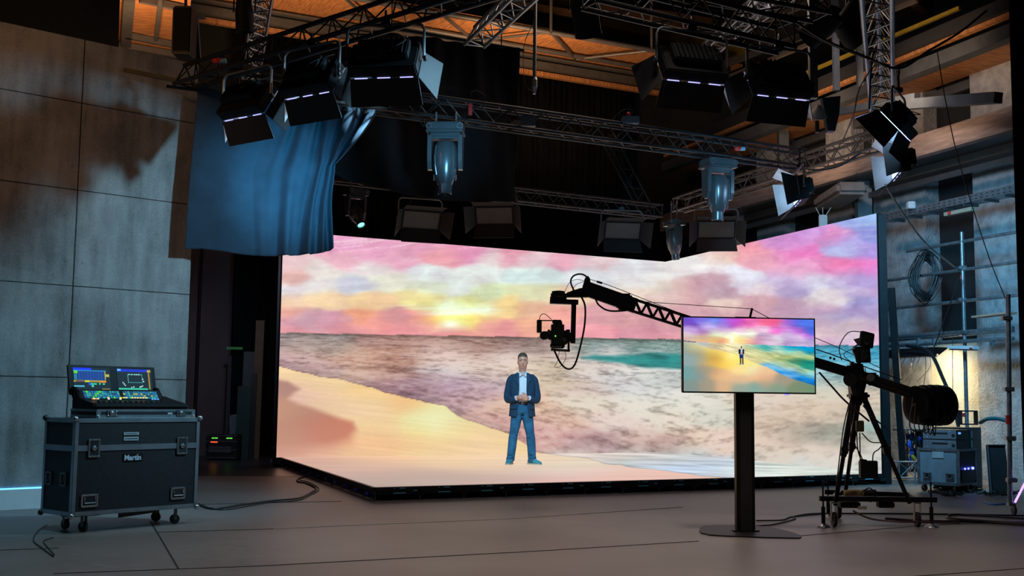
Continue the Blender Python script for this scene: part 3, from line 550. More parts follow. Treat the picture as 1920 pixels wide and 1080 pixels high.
MB().prism([up(p, .10) for p in (LA2+DL*.03, LB+Vector((.02, .04, 0)), LD-DL*.03, LC-Vector((0, .1, 0)))], (0, 0, .060)).build('base_plate', M_black, t)
M_edge = mat('floor_panel_edge', (.030, .034, .038), .4, .3)
wf = LD-LB; nf = Vector((wf.y, -wf.x, 0)).normalized(); wn = wf.normalized()
M_lab = mat('cyan_label', (.25, .75, .85), .5); M_bcon = mat('blue_connector', (.02, .08, .80), .4)
for i in range(14):
    a = LB+wf*i/14; b = LB+wf*(i+1)/14; c = (a+b)/2
    e = MB(); e.bar(up(a+wn*.004+nf*.012, .134), up(b-wn*.004+nf*.012, .134), .024, .052); e.bar(up(a+wn*.03+nf*.006, .09), up(b-wn*.03+nf*.006, .09), .010, .03)
    e.cham(((b+nf*.02).x, (b+nf*.02).y, .075), (.09, .05, .055), .008); e = e.build('edge_panel', M_edge, t)
    g = MB(); g.bar(up(c+wn*.01+nf*.026, .145), up(c+wn*.09+nf*.026, .145), .003, .012); g.bar(up(c-wn*.06+nf*.026, .145), up(c-wn*.045+nf*.026, .145), .003, .012); g.bar(up(c-wn*.06+nf*.014, .088), up(c+wn*.10+nf*.014, .088), .004, .014)
    if i % 2 == 0: g.bar(up(b-wn*.10+nf*.03, .115), up(b-wn*.05+nf*.03, .115), .004, .014)
    g = g.build('label', M_lab, e) if False else g.build('printed_label', M_lab, t)
    MB().rod(up(a+nf*.0, 0), up(a+nf*.0, .1), .014).build('foot', M_alud, t)
ws = LB-LA2; wsn = ws.normalized(); ns = Vector((ws.y, -ws.x, 0)).normalized()
for i in range(11):
    a = LA2+ws*i/11; b = LA2+ws*(i+1)/11; c = (a+b)/2
    e = MB(); e.bar(up(a+wsn*.004+ns*.012, .134), up(b-wsn*.004+ns*.012, .134), .024, .052); e.bar(up(a+wsn*.03+ns*.006, .085), up(b-wsn*.03+ns*.006, .085), .01, .04); e.box((b.x+ns.x*.02, b.y+ns.y*.02, .07), (.05, .07, .05))
    e.build('edge_panel', M_edge, t)
    if i > 2: MB().bar(up(c+ns*.03, .07), up(c+ns*.03+wsn*.13, .07), .03, .035).build('power_connector', M_bcon, t)
    MB().rod(up(a, 0), up(a, .1), .014).build('foot', M_alud, t)
# clamp stand at the far left end of the wall
tc_ = thing('clamp_stand', 'small pale steel clamp standing by the left end of the video wall', 'clamp', gz(512, 868))
c = gz(512, 868); m = MB(); m.rod(c, c+Vector((0, 0, .30)), .012); m.rod(c+Vector((.05, 0, .02)), c+Vector((.05, 0, .30)), .010); m.cham(tuple(c+Vector((.02, 0, .04))), (.14, .08, .05), .01); m.cham(tuple(c+Vector((.02, 0, .28))), (.11, .06, .03), .01); m.build('clamp', M_alu, tc_)
# ================================================================ TRUSSES AND ROOF STEEL
def truss(label, p, q, h=.25, w=.25, side=1, r=.025, bay=.5, m=None, kind='box', group=None, lr=.009, upv=(0, 0, 1), name='lighting_truss', cat='truss'):
    group = group or 'trusses of the studio grid'
    m = m or M_truss; p = Vector(p); q = Vector(q); t = (q-p).normalized(); upv = Vector(upv); s = t.cross(upv).normalized()*side; u = s.cross(t).normalized()*side
    if u.dot(upv) < 0: u = -u
    o = thing(name, label, cat, p, group)
    offs = [Vector((0, 0, 0)), s*w, u*h, s*w+u*h] if kind == 'box' else [Vector((0, 0, 0)), s*w, s*w/2+u*h]
    for f in offs: MB().rod(p+f, q+f, r, 10).build('chord', m, o, smooth=True)
    L = (q-p).length; n = max(2, int(round(L/bay))); lt = MB()
    pairs = [(0, 1), (0, 2), (1, 3), (2, 3)] if kind == 'box' else [(0, 1), (0, 2), (1, 2)]
    for a, b in pairs:
        for i in range(n):
            x0 = p+t*L*i/n; xm = p+t*L*(i+.5)/n; x1 = p+t*L*(i+1)/n
            lt.rod(x0+offs[a], xm+offs[b], lr, 5); lt.rod(xm+offs[b], x1+offs[a], lr, 5)
        for e in (p+t*.02, q-t*.02): lt.rod(e+offs[a], e+offs[b], lr*1.3, 5)
    lt.build('lattice', m, o); return o
ZT = 4.87
g = 'black lighting trusses of the studio grid'
truss('black box truss carrying two moving heads above the stage edge', (-3.3, 13.21, ZT), (4.55, 17.29, ZT), .26, .26, -1)
truss('black truss from top left carrying three panel lights', gz(326, 157, ZT), gz(900, -20, ZT), .25, .26, -1, kind='tri', r=.027)
truss('black truss at top right carrying two panel lights', gz(1120, 0, ZT), gz(1492, 88, ZT), .27, .26, -1, kind='box', r=.027)
truss('black truss crossing the top right corner behind the other', gz(1330, -18, ZT+.3), gz(1560, 24, ZT+.3), .24, .3, -1, kind='tri', r=.024)
truss('silver truss stub slanting up at top centre', gz(908, 88, 5.6), gz(1080, -70, 5.6), .24, .26, 1, m=M_alu, r=.024, kind='tri', bay=.36)
truss('black truss over the left video wall with dark panel lights', gz(560, 330, ZT), gz(1243, 406, ZT), .24, .26, -1)
truss('dull brass lit truss over the right video wall', gz(1262, 396, ZT), gz(1640, 276, ZT), .25, .26, -1, m=mat('bronze_truss', (.10, .09, .08), .4, .6))
truss('silver upright truss at top right running down to the lit panel lights', gz(1672, -60, 5.0), gz(1674, 205, 5.0), .27, .27, -1, m=M_alu, r=.026, kind='tri')
truss('grey truss ladder in the dark above the stage corner', at(1225, 392, 23.4), at(1150, 275, 23.4)+Vector((0, 0, .3)), .25, .3, 1, m=M_truss, upv=(0, 1, 0), kind='tri')
truss('silver truss behind the upper left panel lights', gz(485, 150, 6.1), gz(520, -60, 6.1), .24, .24, 1, m=M_alu, r=.022, kind='tri', bay=.36)
truss('yellowish truss piece high behind the right panel lights', gz(1330, 115, 6.8), gz(1480, -20, 6.8), .26, .26, 1, m=M_alu, r=.024, kind='tri', bay=.36)
truss('pale truss high above the right panel lights', gz(1400, 60, 7.3), gz(1560, -50, 7.3), .26, .26, 1, m=M_alu, r=.024, kind='tri', bay=.36)
# steel girder under the back soffit
gd = thing('roof_girder', 'brown tubular roof girder with zigzag bracing below the orange boards', 'girder', at(1030, 60, 21.6))
sg = Vector((-1.489, 21.324, 0)); 
ga = gz(560, -22, 8.62); gb = gz(1290, 105, 8.62)
gdd = (gb-ga); low = lambda px, py: gz(px, py, 8.05)
MB().rod(ga, gb, .055, 10).build('upper_tube', M_steel, gd, smooth=True)
pa, pb = gz(640, 28, 8.62), gz(1290, 142, 8.62)
MB().rod(pa, pb, .05, 10).build('lower_tube', M_steel, gd, smooth=True)
for p, q in (((822, 21), (889, 77)), ((889, 77), (1032, 60)), ((1032, 60), (1079, 111)), ((1079, 111), (1220, 95)), ((720, 62), (822, 21)), ((640, -10), (700, 45))):
    MB().rod(gz(*p, 8.6), gz(*q, 8.6), .032, 8).build('brace', M_steel, gd, smooth=True)
for px, py in ((1033, 58), (1222, 92)): c = gz(px, py, 8.62); MB().rod(c, c+Vector((0, 0, 2.3)), .03, 8).build('hanger', M_steel, gd)
# roof timbers and steels higher up
M_ry = mat('ochre_roof_steel', (.34, .24, .03), .5); M_ro = mat('brown_roof_timber', (.10, .05, .02), .7)
def roofbar(label, p, q, z, w, h, m, name='roof_beam'):
    return tag(MB().bar(gz(*p, z), gz(*q, z), w, h).build(name, m), label, 'beam')
roofbar('ochre steel roof beam behind the right panel light', (1120, 40), (1440, 112), 9.4, .30, .25, M_ry)
roofbar('brown roof timber crossing above the orange boards', (940, -10), (1330, 50), 9.6, .3, .3, M_ro)
roofbar('dark brown roof timber at the top centre', (760, -22), (1110, 36), 9.3, .3, .15, M_ro)
roofbar('long grey roof rail rising to the top right corner', (1280, 150), (1880, -70), 8.2, .10, .12, M_steel)
roofbar('long pale roof rail below the first one at top right', (1290, 175), (1720, 0), 7.9, .06, .07, mat('pale_roof_rail', (.16, .13, .11), .5, .3))
roofbar('thin ochre roof rail at top right', (1480, 150), (1800, 15), 7.6, .06, .06, M_ry)
roofbar('third grey roof rail in the dark at top right', (1380, 62), (1700, -70), 8.6, .08, .09, M_steel)
roofbar('ochre diagonal roof steel at top right corner', (1770, -30), (1860, 50), 8.6, .14, .2, M_ry)
roofbar('brown diagonal roof steel beside the ochre one', (1700, -10), (1800, 60), 8.4, .16, .2, M_ro)
for k, (px, y0, y1, yy, lab) in enumerate(((1522, 0, 185, 13, 'dark steel post left of the hanging theatre lamps'), (1565, 0, 170, 17, 'dark steel post between the roof rails'), (1610, 60, 160, 17.5, 'short dark steel post under the roof rails'))):
    a = at(px, y0-20, yy); b = at(px, y1, yy); tag(MB().bar((a.x, a.y, a.z), (a.x, a.y, b.z), .09, .09).build('roof_post', M_tin), lab, 'post')
# blue steel tubes under the right soffit
for k, (p, q, w, lab) in enumerate((((1700, 196), (1872, 183), .16, 'blue grey steel arm pointing right below the orange soffit'), ((1560, 212), (1720, 182), .12, 'blue grey steel arm behind the upright truss'))):
    a = PR(*p, 1.6); b = PR(*q, 1.6); tag(MB().bar(a, b, w, w).build('steel_beam', mat('blue_grey_steel', (.12, .15, .19), .5, .3)), lab, 'beam')
for p, q, lab in (((1745, 175), (1745, 188), 'x'),):
    pass
# posts between beam and ledge
for px, y0, y1, w, m, lab in ((1385, 408, 455, .24, M_beam, 'pale timber post above the right video wall near the corner'), (1618, 345, 405, .26, mat('bluish_post', (.28, .30, .32), .7), 'grey timber post above the right end of the video wall'), (1468, 262, 300, .2, M_tin, 'steel post left of the lit panel lights')):
    a = PR(px, y0, .6); b = PR(px, y1, .6); tag(MB().bar((a.x, a.y, a.z+.2), (a.x, a.y, b.z-.3), w, .2).build('wall_post', m), lab, 'post')
duct = PR(1575, 367, 1.2); tag(MB().cham((duct.x, duct.y, duct.z), (.55, 1.6, .22), .06, ).build('air_duct', mat('duct_paint', (.30, .27, .26), .6)), 'short grey duct under the timber beam', 'duct')
# ---------------------------------------------------------------- hanging pole
hp = thing('hanging_pole', 'thin steel pole hanging at top centre with a clamp end', 'pole', at(1002, 175, 15.5))
a, b = at(1002, 35, 15.5), at(1002, 150, 15.5); MB().rod((b.x, b.y, a.z+1.2), b, .026, 10).build('tube', M_alud, hp, smooth=True)
c = at(1002, 158, 15.5); m = MB(); m.lathe([(.03, .1), (.045, .06), (.045, -.04), (.03, -.08), (.02, -.14)], 12, Matrix.Translation(c)); m.build('coupler', M_alu, hp)
# ================================================================ FIXTURES
M_face_on = emat('lit_led_face', (.36, .66, 1.0), 9.0); M_face_dim = emat('dimmed_led_face', (.30, .60, 1.0), 2.2); M_face_off = mat('unlit_diffuser', (.045, .042, .040), .5); M_leak = emat('light_leak', (.42, .42, 1.0), 1.7)
M_doorin = mat('barn_door_inside', (.62, .62, .64), .5)
G1 = 'panel lights with open barn doors'
def panel_light(label, px, py, Y, yaw, pitch, on=True, spread=32, grp=None, top=None, doors=(1, 1, 1, 1), splay=None, s=1.0, down=1, truss_z=ZT, dark=False):
    c = at(px, py, Y); MM = frame(c, math.radians(yaw), 0) @ Matrix.Scale(s, 4); Mp = frame(c, math.radians(yaw), math.radians(pitch)) @ Matrix.Scale(s, 4)
    o = thing('panel_light', label, 'studio light', frame(c, math.radians(yaw), 0), grp)
    b = MB(); b.cham((0, 0, 0), (.66, .13, .34), .012, Mp); b.cham((0, -.10, .03), (.5, .09, .22), .012, Mp); b.build('body', M_fixture, o)
    fins = MB()
    for i in range(9): fins.box((-.2+i*.05, -.155, .03), (.008, .03, .19), Mp)
    fins.build('cooling_fins', M_fixture, o)
    MB().box((0, .068, 0), (.60, .006, .28), Mp).build('diffuser', (M_face_on if grp == G1 and abs(yaw) > 50 else M_face_dim) if on else M_face_off, o)
    th = math.radians(spread); w, h, l = .33, .17, .27
    dd = [((-w, .072, -h), (w, .072, -h), (w+.02, .072+l*math.cos(th), -h-l*math.sin(th)), (-w-.02, .072+l*math.cos(th), -h-l*math.sin(th)), (0, -math.sin(th), -math.cos(th))),
          ((-w, .072, h), (w, .072, h), (w+.02, .072+l*math.cos(th), h+l*math.sin(th)), (-w-.02, .072+l*math.cos(th), h+l*math.sin(th)), (0, -math.sin(th), math.cos(th)))]
    for sg in (-1, 1):
        dd.append(((sg*w, .072, -h), (sg*w, .072, h), (sg*(w+l*math.sin(th)), .072+l*math.cos(th), h+.07), (sg*(w+l*math.sin(th)), .072+l*math.cos(th), -h-.07), (sg*math.cos(th), -math.sin(th), 0)))
    for k, d in enumerate(dd):
        if not doors[k]: continue
        n = Vector(d[4])*.005
        bd = MB().prism([Vector(p)+n*.2 for p in d[:4]], n, Mp).build('barn_door', M_door, o)
        if on: MB().prism([Vector(p)-n*.05 for p in d[:4]], -n*.2, Mp).build('door_lining', M_doorin, bd)
    if on:
        for x in (-.22, 0, .22): MB().box((x, .064, -.176), (.125, .008, .006), Mp).build('light_slit', M_leak, o)
    yk = MB(); hh = .34; wd_ = .375
    pts = [(-wd_, 0, 0), (-wd_, 0, hh-.06), (-wd_+.02, 0, hh-.02), (-wd_+.06, 0, hh), (wd_-.06, 0, hh), (wd_-.02, 0, hh-.02), (wd_, 0, hh-.06), (wd_, 0, 0)]
    yk.ring(pts, .014, 8, MM); yk.build('yoke', M_alud if not dark else M_black, o, smooth=True)
    for sg in (-1, 1): MB().lathe([(.03, 0), (.03, .025), (.012, .03)], 10, MM @ Matrix.Translation((sg*wd_, 0, 0)) @ Matrix.Rotation(sg*math.pi/2, 4, 'Y')).build('tilt_knob', M_black2, o)
    top_z = truss_z+.04; cw = MM @ Vector((0, 0, hh)); L = max(.08, top_z-cw.z)
    cl = MB(); cl.rod(cw, cw+Vector((0, 0, L)), .016, 8); cl.cham((cw.x, cw.y, cw.z+.03), (.09, .06, .06), .008); cl.loop((cw.x, cw.y, cw.z+L), .035, .012, 'x', 12, 6); cl.build('clamp', M_black2, o)
    cb = MB(); q = [Mp @ Vector(p) for p in ((.1, -.15, .0), (.16, -.22, -.06), (.22, -.18, .05), (.18, -.02, .3))]
    cb.ring(spline(q, 5), .006, 5); cb.build('power_cable', M_cable, o)
    return o
panel_light('black panel light at far left, leftmost of three over the blue drape', 462, 190, 12.09, 36, 32, s=1.03, grp=G1)
panel_light('black panel light between the other two over the blue drape', 583, 148, 11.37, 33, 32, s=1.02, grp=G1)
panel_light('black panel light above the stage left corner, nearest of the left three', 722, 112, 10.64, 9, 30, s=1.02, grp=G1)
panel_light('black panel light on the top right truss, left of the pair', 1298, 122, 10.7, -17, 32, grp=G1)
panel_light('black panel light on the top right truss, right of the pair', 1462, 152, 11.2, -19, 32, grp=G1)
panel_light('upper blue glowing panel light under the upright truss', 1686, 228, 12.8, -60, 40, truss_z=5.0, spread=26, grp=G1)
panel_light('lower blue glowing panel light hanging below another at right', 1688, 306, 13.4, -80, 6, truss_z=4.6, s=.92, spread=40, grp=G1)
panel_light('panel light with brightly lit inner door over the right screen', 1500, 358, 16.2, -84, 10, spread=34, grp=G1)
for px, py, Y, yw, lab in ((788, 410, 19.6, 160, 'unlit panel light over the left video wall, leftmost of the back row'), (928, 402, 20.0, 188, 'unlit panel light right of the leftmost in the back row'), (1166, 430, 20.8, 172, 'unlit panel light above the stage corner, left of the small moving head'), (1343, 428, 20.4, 186, 'unlit panel light right of the small moving head at the corner')):
    panel_light(lab, px, py, Y, yw, 28, on=False, truss_z=4.87, s=1.05, grp='unlit panel lights of the back row')
M_mh = mat('moving_head_shell', (.11, .13, .145), .26, .45, var=.1); M_lens = mat('lens_glass', (.02, .03, .04), .05); M_lenson = emat('lit_teal_lens', (.15, 1.0, .85), 3.0)
def moving_head(label, px, py, Y, yaw, tilt, s=1.0, lit=False, tz=ZT, m=None):
    m = m or M_mh; c = at(px, py, Y); MM = frame(c, math.radians(yaw), 0) @ Matrix.Scale(s, 4)    # origin: middle of base underside
    o = thing('moving_head', label, 'moving light', frame(c, math.radians(yaw), 0), 'moving heads on the trusses')
    b = MB(); b.cham((0, 0, .08), (.46, .34, .12), .02, MM); b.cham((0, 0, .02), (.48, .36, .03), .01, MM); b.build('base', m, o)
    for sg in (-1, 1): MB().loop((sg*.2, -.175, .08), .035, .008, 'y', 12, 5, MM).build('handle', M_alud, o)
    y = MB(); y.cham((0, 0, -.03), (.44, .20, .07), .03, MM)
    for sg in (-1, 1):
        y.prism([(sg*.225, -.10, -.02), (sg*.225, .10, -.02), (sg*.225, .085, -.36), (sg*.225, .04, -.46), (sg*.225, -.04, -.46), (sg*.225, -.085, -.36)], (-sg*.055, 0, 0), MM)
    y.build('yoke', m, o)
    H = MM @ Matrix.Translation((0, 0, -.36)) @ Matrix.Rotation(math.radians(tilt), 4, 'X')
    MB().lathe([(.06, .27), (.12, .25), (.155, .18), (.165, .08), (.160, -.04), (.14, -.16), (.115, -.24), (.095, -.29)], 24, H).build('head', m, o, smooth=True)
    lt = MB().lathe([(.09, -.27), (.09, -.41), (.082, -.42), (.078, -.39)], 24, H).build('lens_tube', m, o, smooth=True)
    MB().lathe([(.074, -.392), (.06, -.400)], 20, H).build('lens', M_lenson if lit else M_lens, lt)
    for a in range(4):
        R = H @ Matrix.Rotation(math.radians(45+a*90), 4, 'Z'); MB().ring([(.150, 0, .2), (.172, 0, .06), (.165, 0, -.06), (.14, 0, -.18)], .012, 6, R).build('seam_rib', m, o)
    for sg in (-1, 1): MB().loop((sg*.14, -.02, -.20), .035, .009, 'x', 12, 5, H).build('head_handle', M_alud, o)
    tp = MM @ Vector((0, 0, .14))
    for sg in (-1, 1):
        k = MB(); a = MM @ Vector((sg*.13, 0, .14)); k.rod(a, (a.x, a.y, max(tz, a.z+.06)), .014, 8); k.loop((a.x, a.y, max(tz, a.z+.06)), .034, .012, 'x', 10, 5); k.build('clamp', M_alud, o)
    return o
moving_head('large moving head hanging left on the front box truss, blue lit', 836, 253, 14.35, 4, 0)
moving_head('large moving head hanging right on the front box truss, blue lit', 1346, 317, 16.65, -22, 3, 1.0)
moving_head('small moving head with glowing teal lens beside the blue drape', 667, 367, 18.9, -38, -40, .78, True, m=M_black2)
moving_head('small grey moving head hanging at the corner above the video wall', 1264, 424, 20.6, 70, 6, .80)
# theatre lamps near the top edge
def par_can(label, px, py, Y, yaw, pitch, L=.42, R=.12, m=None):
    c = at(px, py, Y); Mp = frame(c, math.radians(yaw), math.radians(pitch)) @ Matrix.Rotation(-math.pi/2, 4, 'X'); o = thing('theatre_lamp', label, 'theatre lamp', frame(c, math.radians(yaw), 0), 'theatre lamps along the top edge')
    MB().lathe([(R*.5, -L*.45), (R*.8, -L*.38), (R*.9, -L*.1), (R, 0), (R, L*.45), (R*1.05, L*.5), (R*.95, L*.5), (R*.92, L*.3)], 20, Mp).build('housing', m or M_fixture, o, smooth=True)
    MB().lathe([(R*.9, L*.42), (R*.3, L*.43)], 16, Mp).build('lens', M_lens, o)
    MM = frame(c, math.radians(yaw), 0); MB().ring([(-R-.03, 0, 0), (-R-.03, 0, .2), (0, 0, .25), (R+.03, 0, .2), (R+.03, 0, 0)], .01, 6, MM).build('yoke', M_black2, o)
    t_ = MM @ Vector((0, 0, .25)); MB().rod(t_, t_+Vector((0, 0, .3)), .012).build('clamp', M_black2, o)
    return o
par_can('dark ribbed theatre lamp hanging at the top edge right of centre', 1096, 18, 11.5, 20, 55, .55, .14)
par_can('dark theatre lamp under the top right roof posts', 1545, 45, 12.5, -40, 25, .5, .15)
par_can('dark theatre lamp with open flap left of the upright truss', 1588, 56, 13.6, 45, 25, .42, .14)
par_can('dark theatre lamp at the top edge just left of the upright truss', 1614, 8, 11.7, -30, 40, .4, .13)
par_can('dark theatre lamp hanging at the left end of the top left truss', 458, 22, 13.5, 10, 80, .5, .11)
sw = at(1640, 62, 12.6); tag(MB().prism([tuple(sw+Vector(p)) for p in ((-.10, 0, -.15), (.10, .02, -.12), (.10, .02, .05), (.04, .02, .12), (-.04, 0, .10), (-.10, 0, .0))], (0, .01, 0)).build('lamp_flag', M_door), 'dark metal flag plate left of the upright truss', 'flag')
# wall lamp with grey bell on the right, and a speaker box at upper left
sl = thing('hanging_lamp', 'white bell lamp hanging left of the blue grey bracket at right', 'lamp', at(1533, 215, 15.0))
c = at(1533, 213, 15.0); MB().lathe([(.02, .12), (.05, .08), (.10, .02), (.13, -.05), (.12, -.06)], 18, Matrix.Translation(c) @ Matrix.Rotation(.5, 4, 'X')).build('lamp_shade', mat('aged_enamel', (.30, .27, .24), .5), sl, smooth=True)
c2 = at(1532, 235, 15.0); MB().rod(c2+Vector((0, 0, .06)), c2+Vector((0, 0, -.1)), .03).build('bulb_holder', M_black2, sl)
br = at(1560, 205, 15.2); tag(MB().prism([tuple(br+Vector(p)) for p in ((-.13, 0, .16), (.12, 0, .19), (.10, 0, -.06), (.04, 0, -.30), (-.06, 0, -.30))], (0, .12, 0)).build('steel_bracket', mat('blue_steel_bracket', (.05, .07, .09), .5, .3)), 'blue grey steel bracket above the timber beam, right of bell lamp', 'bracket')
spk = at(346, 62, 14.0); so = thing('loudspeaker', 'tall black loudspeaker hanging beside the orange boards at top left', 'loudspeaker', spk)
MB().cham(tuple(spk), (.24, .3, .62), .02).build('cabinet', M_black2, so); MB().box((spk.x, spk.y-.153, spk.z), (.2, .006, .56)).build('grille', M_fixture, so); MB().rod(spk+Vector((0, 0, .3)), spk+Vector((.0, 0, .9)), .02).build('hanger', M_black2, so)
wr = thing('ceiling_bracket', 'brown steel post with flat top plate beside the hanging loudspeaker', 'bracket', at(368, 60, 14.4))
a = at(368, 34, 14.4); b = at(373, 112, 14.4); MB().bar(b, a, .07, .05).build('post', M_brown, wr); MB().cham(tuple(at(368, 30, 14.4)), (.2, .2, .03), .005).build('top_plate', M_steel, wr)
# coloured bits clipped to the trusses
for k, (px, py, Y, m, lab) in enumerate(((741, 183, 13.9, 0, 'red and blue power coupler on the front box truss, under the left lights'), (414, 114, 12.4, 0, 'red and blue power coupler on the top left truss'), (1389, 279, 16.4, 0, 'red and blue power coupler on the front box truss right of centre'), (1632, 120, 12.0, 1, 'x'))):
    if m: continue
    c = at(px, py, Y); o = thing('power_coupler', lab, 'coupler', c, None); MB().lathe([(.028, -.05), (.034, 0), (.028, .04)], 12, Matrix.Translation(c+Vector((-.04, 0, 0))) @ Matrix.Rotation(1.5, 4, 'Y')).build('socket', M_red, o); MB().lathe([(.026, -.04), (.030, .03)], 12, Matrix.Translation(c+Vector((.03, 0, 0))) @ Matrix.Rotation(1.5, 4, 'Y')).build('plug', mat('pale_blue_plastic', (.15, .40, .55), .4), o)
ce = at(882, 205, 14.6); tag(MB().cham(tuple(ce), (.05, .05, .16), .01).build('red_strap', M_red), 'red strap tied round the front box truss', 'strap')
jb = thing('junction_box', 'blue grey box with red knob standing on the front box truss', 'box', at(1182, 225, 15.7)); c = at(1182, 226, 15.75)
MB().cham(tuple(c), (.24, .16, .10), .01).build('box', mat('blue_box', (.10, .16, .22), .4), jb); MB().ball(tuple(c+Vector((-.03, -.02, .09))), .03).build('knob', M_red, jb); MB().ring(spline([c+Vector((0, 0, .06)), c+Vector((.02, 0, .16)), c+Vector((-.12, 0, .14)), c+Vector((-.32, 0, -.05))], 6), .006, 5).build('lead', M_cable, jb)
bx = at(990, 228, 14.95); tag(MB().cham(tuple(bx), (.20, .12, .14), .008).build('dimmer_box', M_tin), 'grey box inside the front box truss near centre', 'box')
pl = at(985, 238, 15.0); tag(MB().prism([tuple(pl+Vector(p)) for p in ((-.28, 0, -.02), (.02, 0, .02), (.06, 0, .06), (-.14, 0, .10))], (0, .01, 0)).build('flag_plate', mat('beige_plate', (.28, .22, .18), .6)), 'beige metal plate hanging under the front box truss', 'plate')
# cables looping along the grid
def cable(label, pts, r, m=None, name='cable', cat='cable', n=8, group=None):
    o = MB().ring(spline(pts, n), r, 6).build(name, m or M_cable, smooth=True); return tag(o, label, cat, group)
cable('black cable bundle drooping from the top right truss to the upright truss', [at(1470, 25, 11.6), at(1540, 72, 11.8), at(1620, 105, 12.0), at(1685, 128, 12.0), at(1740, 96, 12.1), at(1800, 60, 12.4), at(1850, 20, 12.6)], .014)
cable('thin cable beside the drooping bundle at top right', [at(1480, 45, 11.7), at(1560, 85, 11.9), at(1660, 122, 12.0)], .006)
cable('black cable hanging from the upright truss', [at(1638, 90, 12.2), at(1632, 150, 12.3), at(1630, 205, 12.4)], .010)
cable('black cable slanting left of the upright truss', [at(1632, 130, 12.2), at(1610, 170, 12.6), at(1600, 215, 13), at(1580, 265, 14)], .009)
cable('cable bundle sagging along the right truss over the screen', [at(1480, 300, 16.8), at(1520, 318, 16.6), at(1570, 312, 16.4), at(1612, 288, 16.2)], .018)
cable('white rope rising to the ceiling right of the upright truss', [at(1757, 95, 13), at(1775, 200, 13.2), at(1800, 310, 13.5), at(1850, 470, 14), at(1885, 560, 14.4)], .006)
cable('pair of cables running from the lit panel light to the scaffold', [at(1660, 346, 13.6), at(1690, 395, 14.5), at(1735, 455, 15.6), at(1795, 505, 17.4)], .014, M_alud)
cable('thin wire hanging beside the steel pole at top centre', [at(1001, 40, 15.47), at(984, 80, 15.4), at(981, 120, 15.4), at(986, 160, 15.4), at(1001, 172, 15.47)], .005)
cable('loop of cable standing on the front box truss', [at(882, 182, 14.7), at(884, 172, 14.7), at(895, 170, 14.7), at(908, 178, 14.7), at(909, 186, 14.7)], .008)
cable('cable loop hanging under the front box truss beside left moving head', [at(788, 200, 14.2), at(786, 220, 14.2), at(794, 237, 14.2), at(797, 222, 14.2)], .006)
# ================================================================ DRAPES
def cloth(fn, nu, nv, name, m, th=.004):
    vs = [fn(i/nu, j/nv) for j in range(nv+1) for i in range(nu+1)]
    fs = [(j*(nu+1)+i, j*(nu+1)+i+1, (j+1)*(nu+1)+i+1, (j+1)*(nu+1)+i) for j in range(nv) for i in range(nu)]
    mb = MB(); mb.v = [tuple(v) for v in vs]; mb.f = fs; o = mb.build(name, m, smooth=True)
    o.data.polygons.foreach_set('use_smooth', [True]*len(o.data.polygons))
    md = o.modifiers.new('thickness', 'SOLIDIFY'); md.thickness = th; return o
DP0 = Vector((-1.2, 14.3, 0)); DN = Vector((DL.y, -DL.x, 0))      # toward the room
def lerp(a, b, t): return a+(b-a)*t
def interp(t, xs, ys): return float(np.interp(t, xs, ys))
def blue(u, v):         # u across, v down; tied in at right, a third of the way up
    yt = lerp(153, 206, u); gp = .56
    topx = lerp(372, 706, u**.92)
    gx = interp(u, [0, .45, .60, .70, .78, .85, .92, 1], [355, 478, 545, 590, 602, 608, 613, 618])
    bx = interp(u, [0, .5, .62, .72, .80, .88, 1], [345, 500, 545, 574, 590, 606, 625])
    by = interp(u, [0, .1, .3, .5, .7, .85, .86, .95, 1], [468, 467, 475, 480, 478, 476, 473, 471, 462])
    gy = lerp(330, 314, u)
    if v < gp: t = v/gp; tt = t**1.35; x = lerp(topx, gx, tt if u > .45 else t); y = lerp(yt, gy, t)
    else: t = (v-gp)/(1-gp); x = lerp(gx, bx, t**.8); y = lerp(gy, by, t)
    y += 0
    pinch = math.exp(-((v-gp)/.13)**2)*max(0, (u-.5)/.5)
    f = .035*math.sin(u*9+.6)*(.4+v)+.018*math.sin(u*23+2*v)
    s2 = max(0, min(1, (u-.42)/.2)); f += s2*(.060*math.sin(u*52+v*2.0)*(1-.35*pinch)+.03*math.sin(u*97+1))*(.55+.6*abs(v-gp)*2)
    f += .02*math.sin(u*5+v*9)*s2
    p = onpl(x, y, DP0-DN*.17, DL); return p+DN*(f+.22*pinch)
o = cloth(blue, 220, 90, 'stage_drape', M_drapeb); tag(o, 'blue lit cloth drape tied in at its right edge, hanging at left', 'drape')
def swag(u, v):
    topx = lerp(700, 972, u); topy = lerp(58, 92, u)
    bxs = lerp(622, 968, u); bys = interp(u, [0, .1, .25, .42, .6, .8, 1], [322, 338, 352, 367, 377, 379, 378])
    x = lerp(topx, bxs, v**.8); y = lerp(topy, bys, v**1.0)
    f = .05*math.sin(u*20-v*4)*(1-v*.6)+.03*math.sin(u*47-6*v)*(1-v*.7)+.06*math.sin((v*1.2-u*.5)*9)*v
    p = onpl(x, y, Vector((-.2, 16.4, 0)), DL); return p+DN*f
rl0, rl1 = onpl(690, 62, Vector((-.2, 16.4, 0)), DL), onpl(985, 96, Vector((-.2, 16.4, 0)), DL)
zz = max(rl0.z, rl1.z)+.02; tag(MB().rod((rl0.x, rl0.y, zz), (rl1.x, rl1.y, zz), .03).build('drape_rail', M_black), 'black rail at the top of the dark swagged drape', 'rail')
bpy.data.objects['drape_rail'].location = DN*-.06
for q_ in (.15, .85):
    c = Vector((lerp(rl0.x, rl1.x, q_), lerp(rl0.y, rl1.y, q_), zz)); tag(MB().rod(c-DN*.06, c-DN*.06+Vector((0, 0, 11-zz)), .008).build('hanging_wire', M_cable), 'thin steel wire holding the rail of the swagged drape, %s' % ('left' if q_ < .5 else 'right'), 'wire')
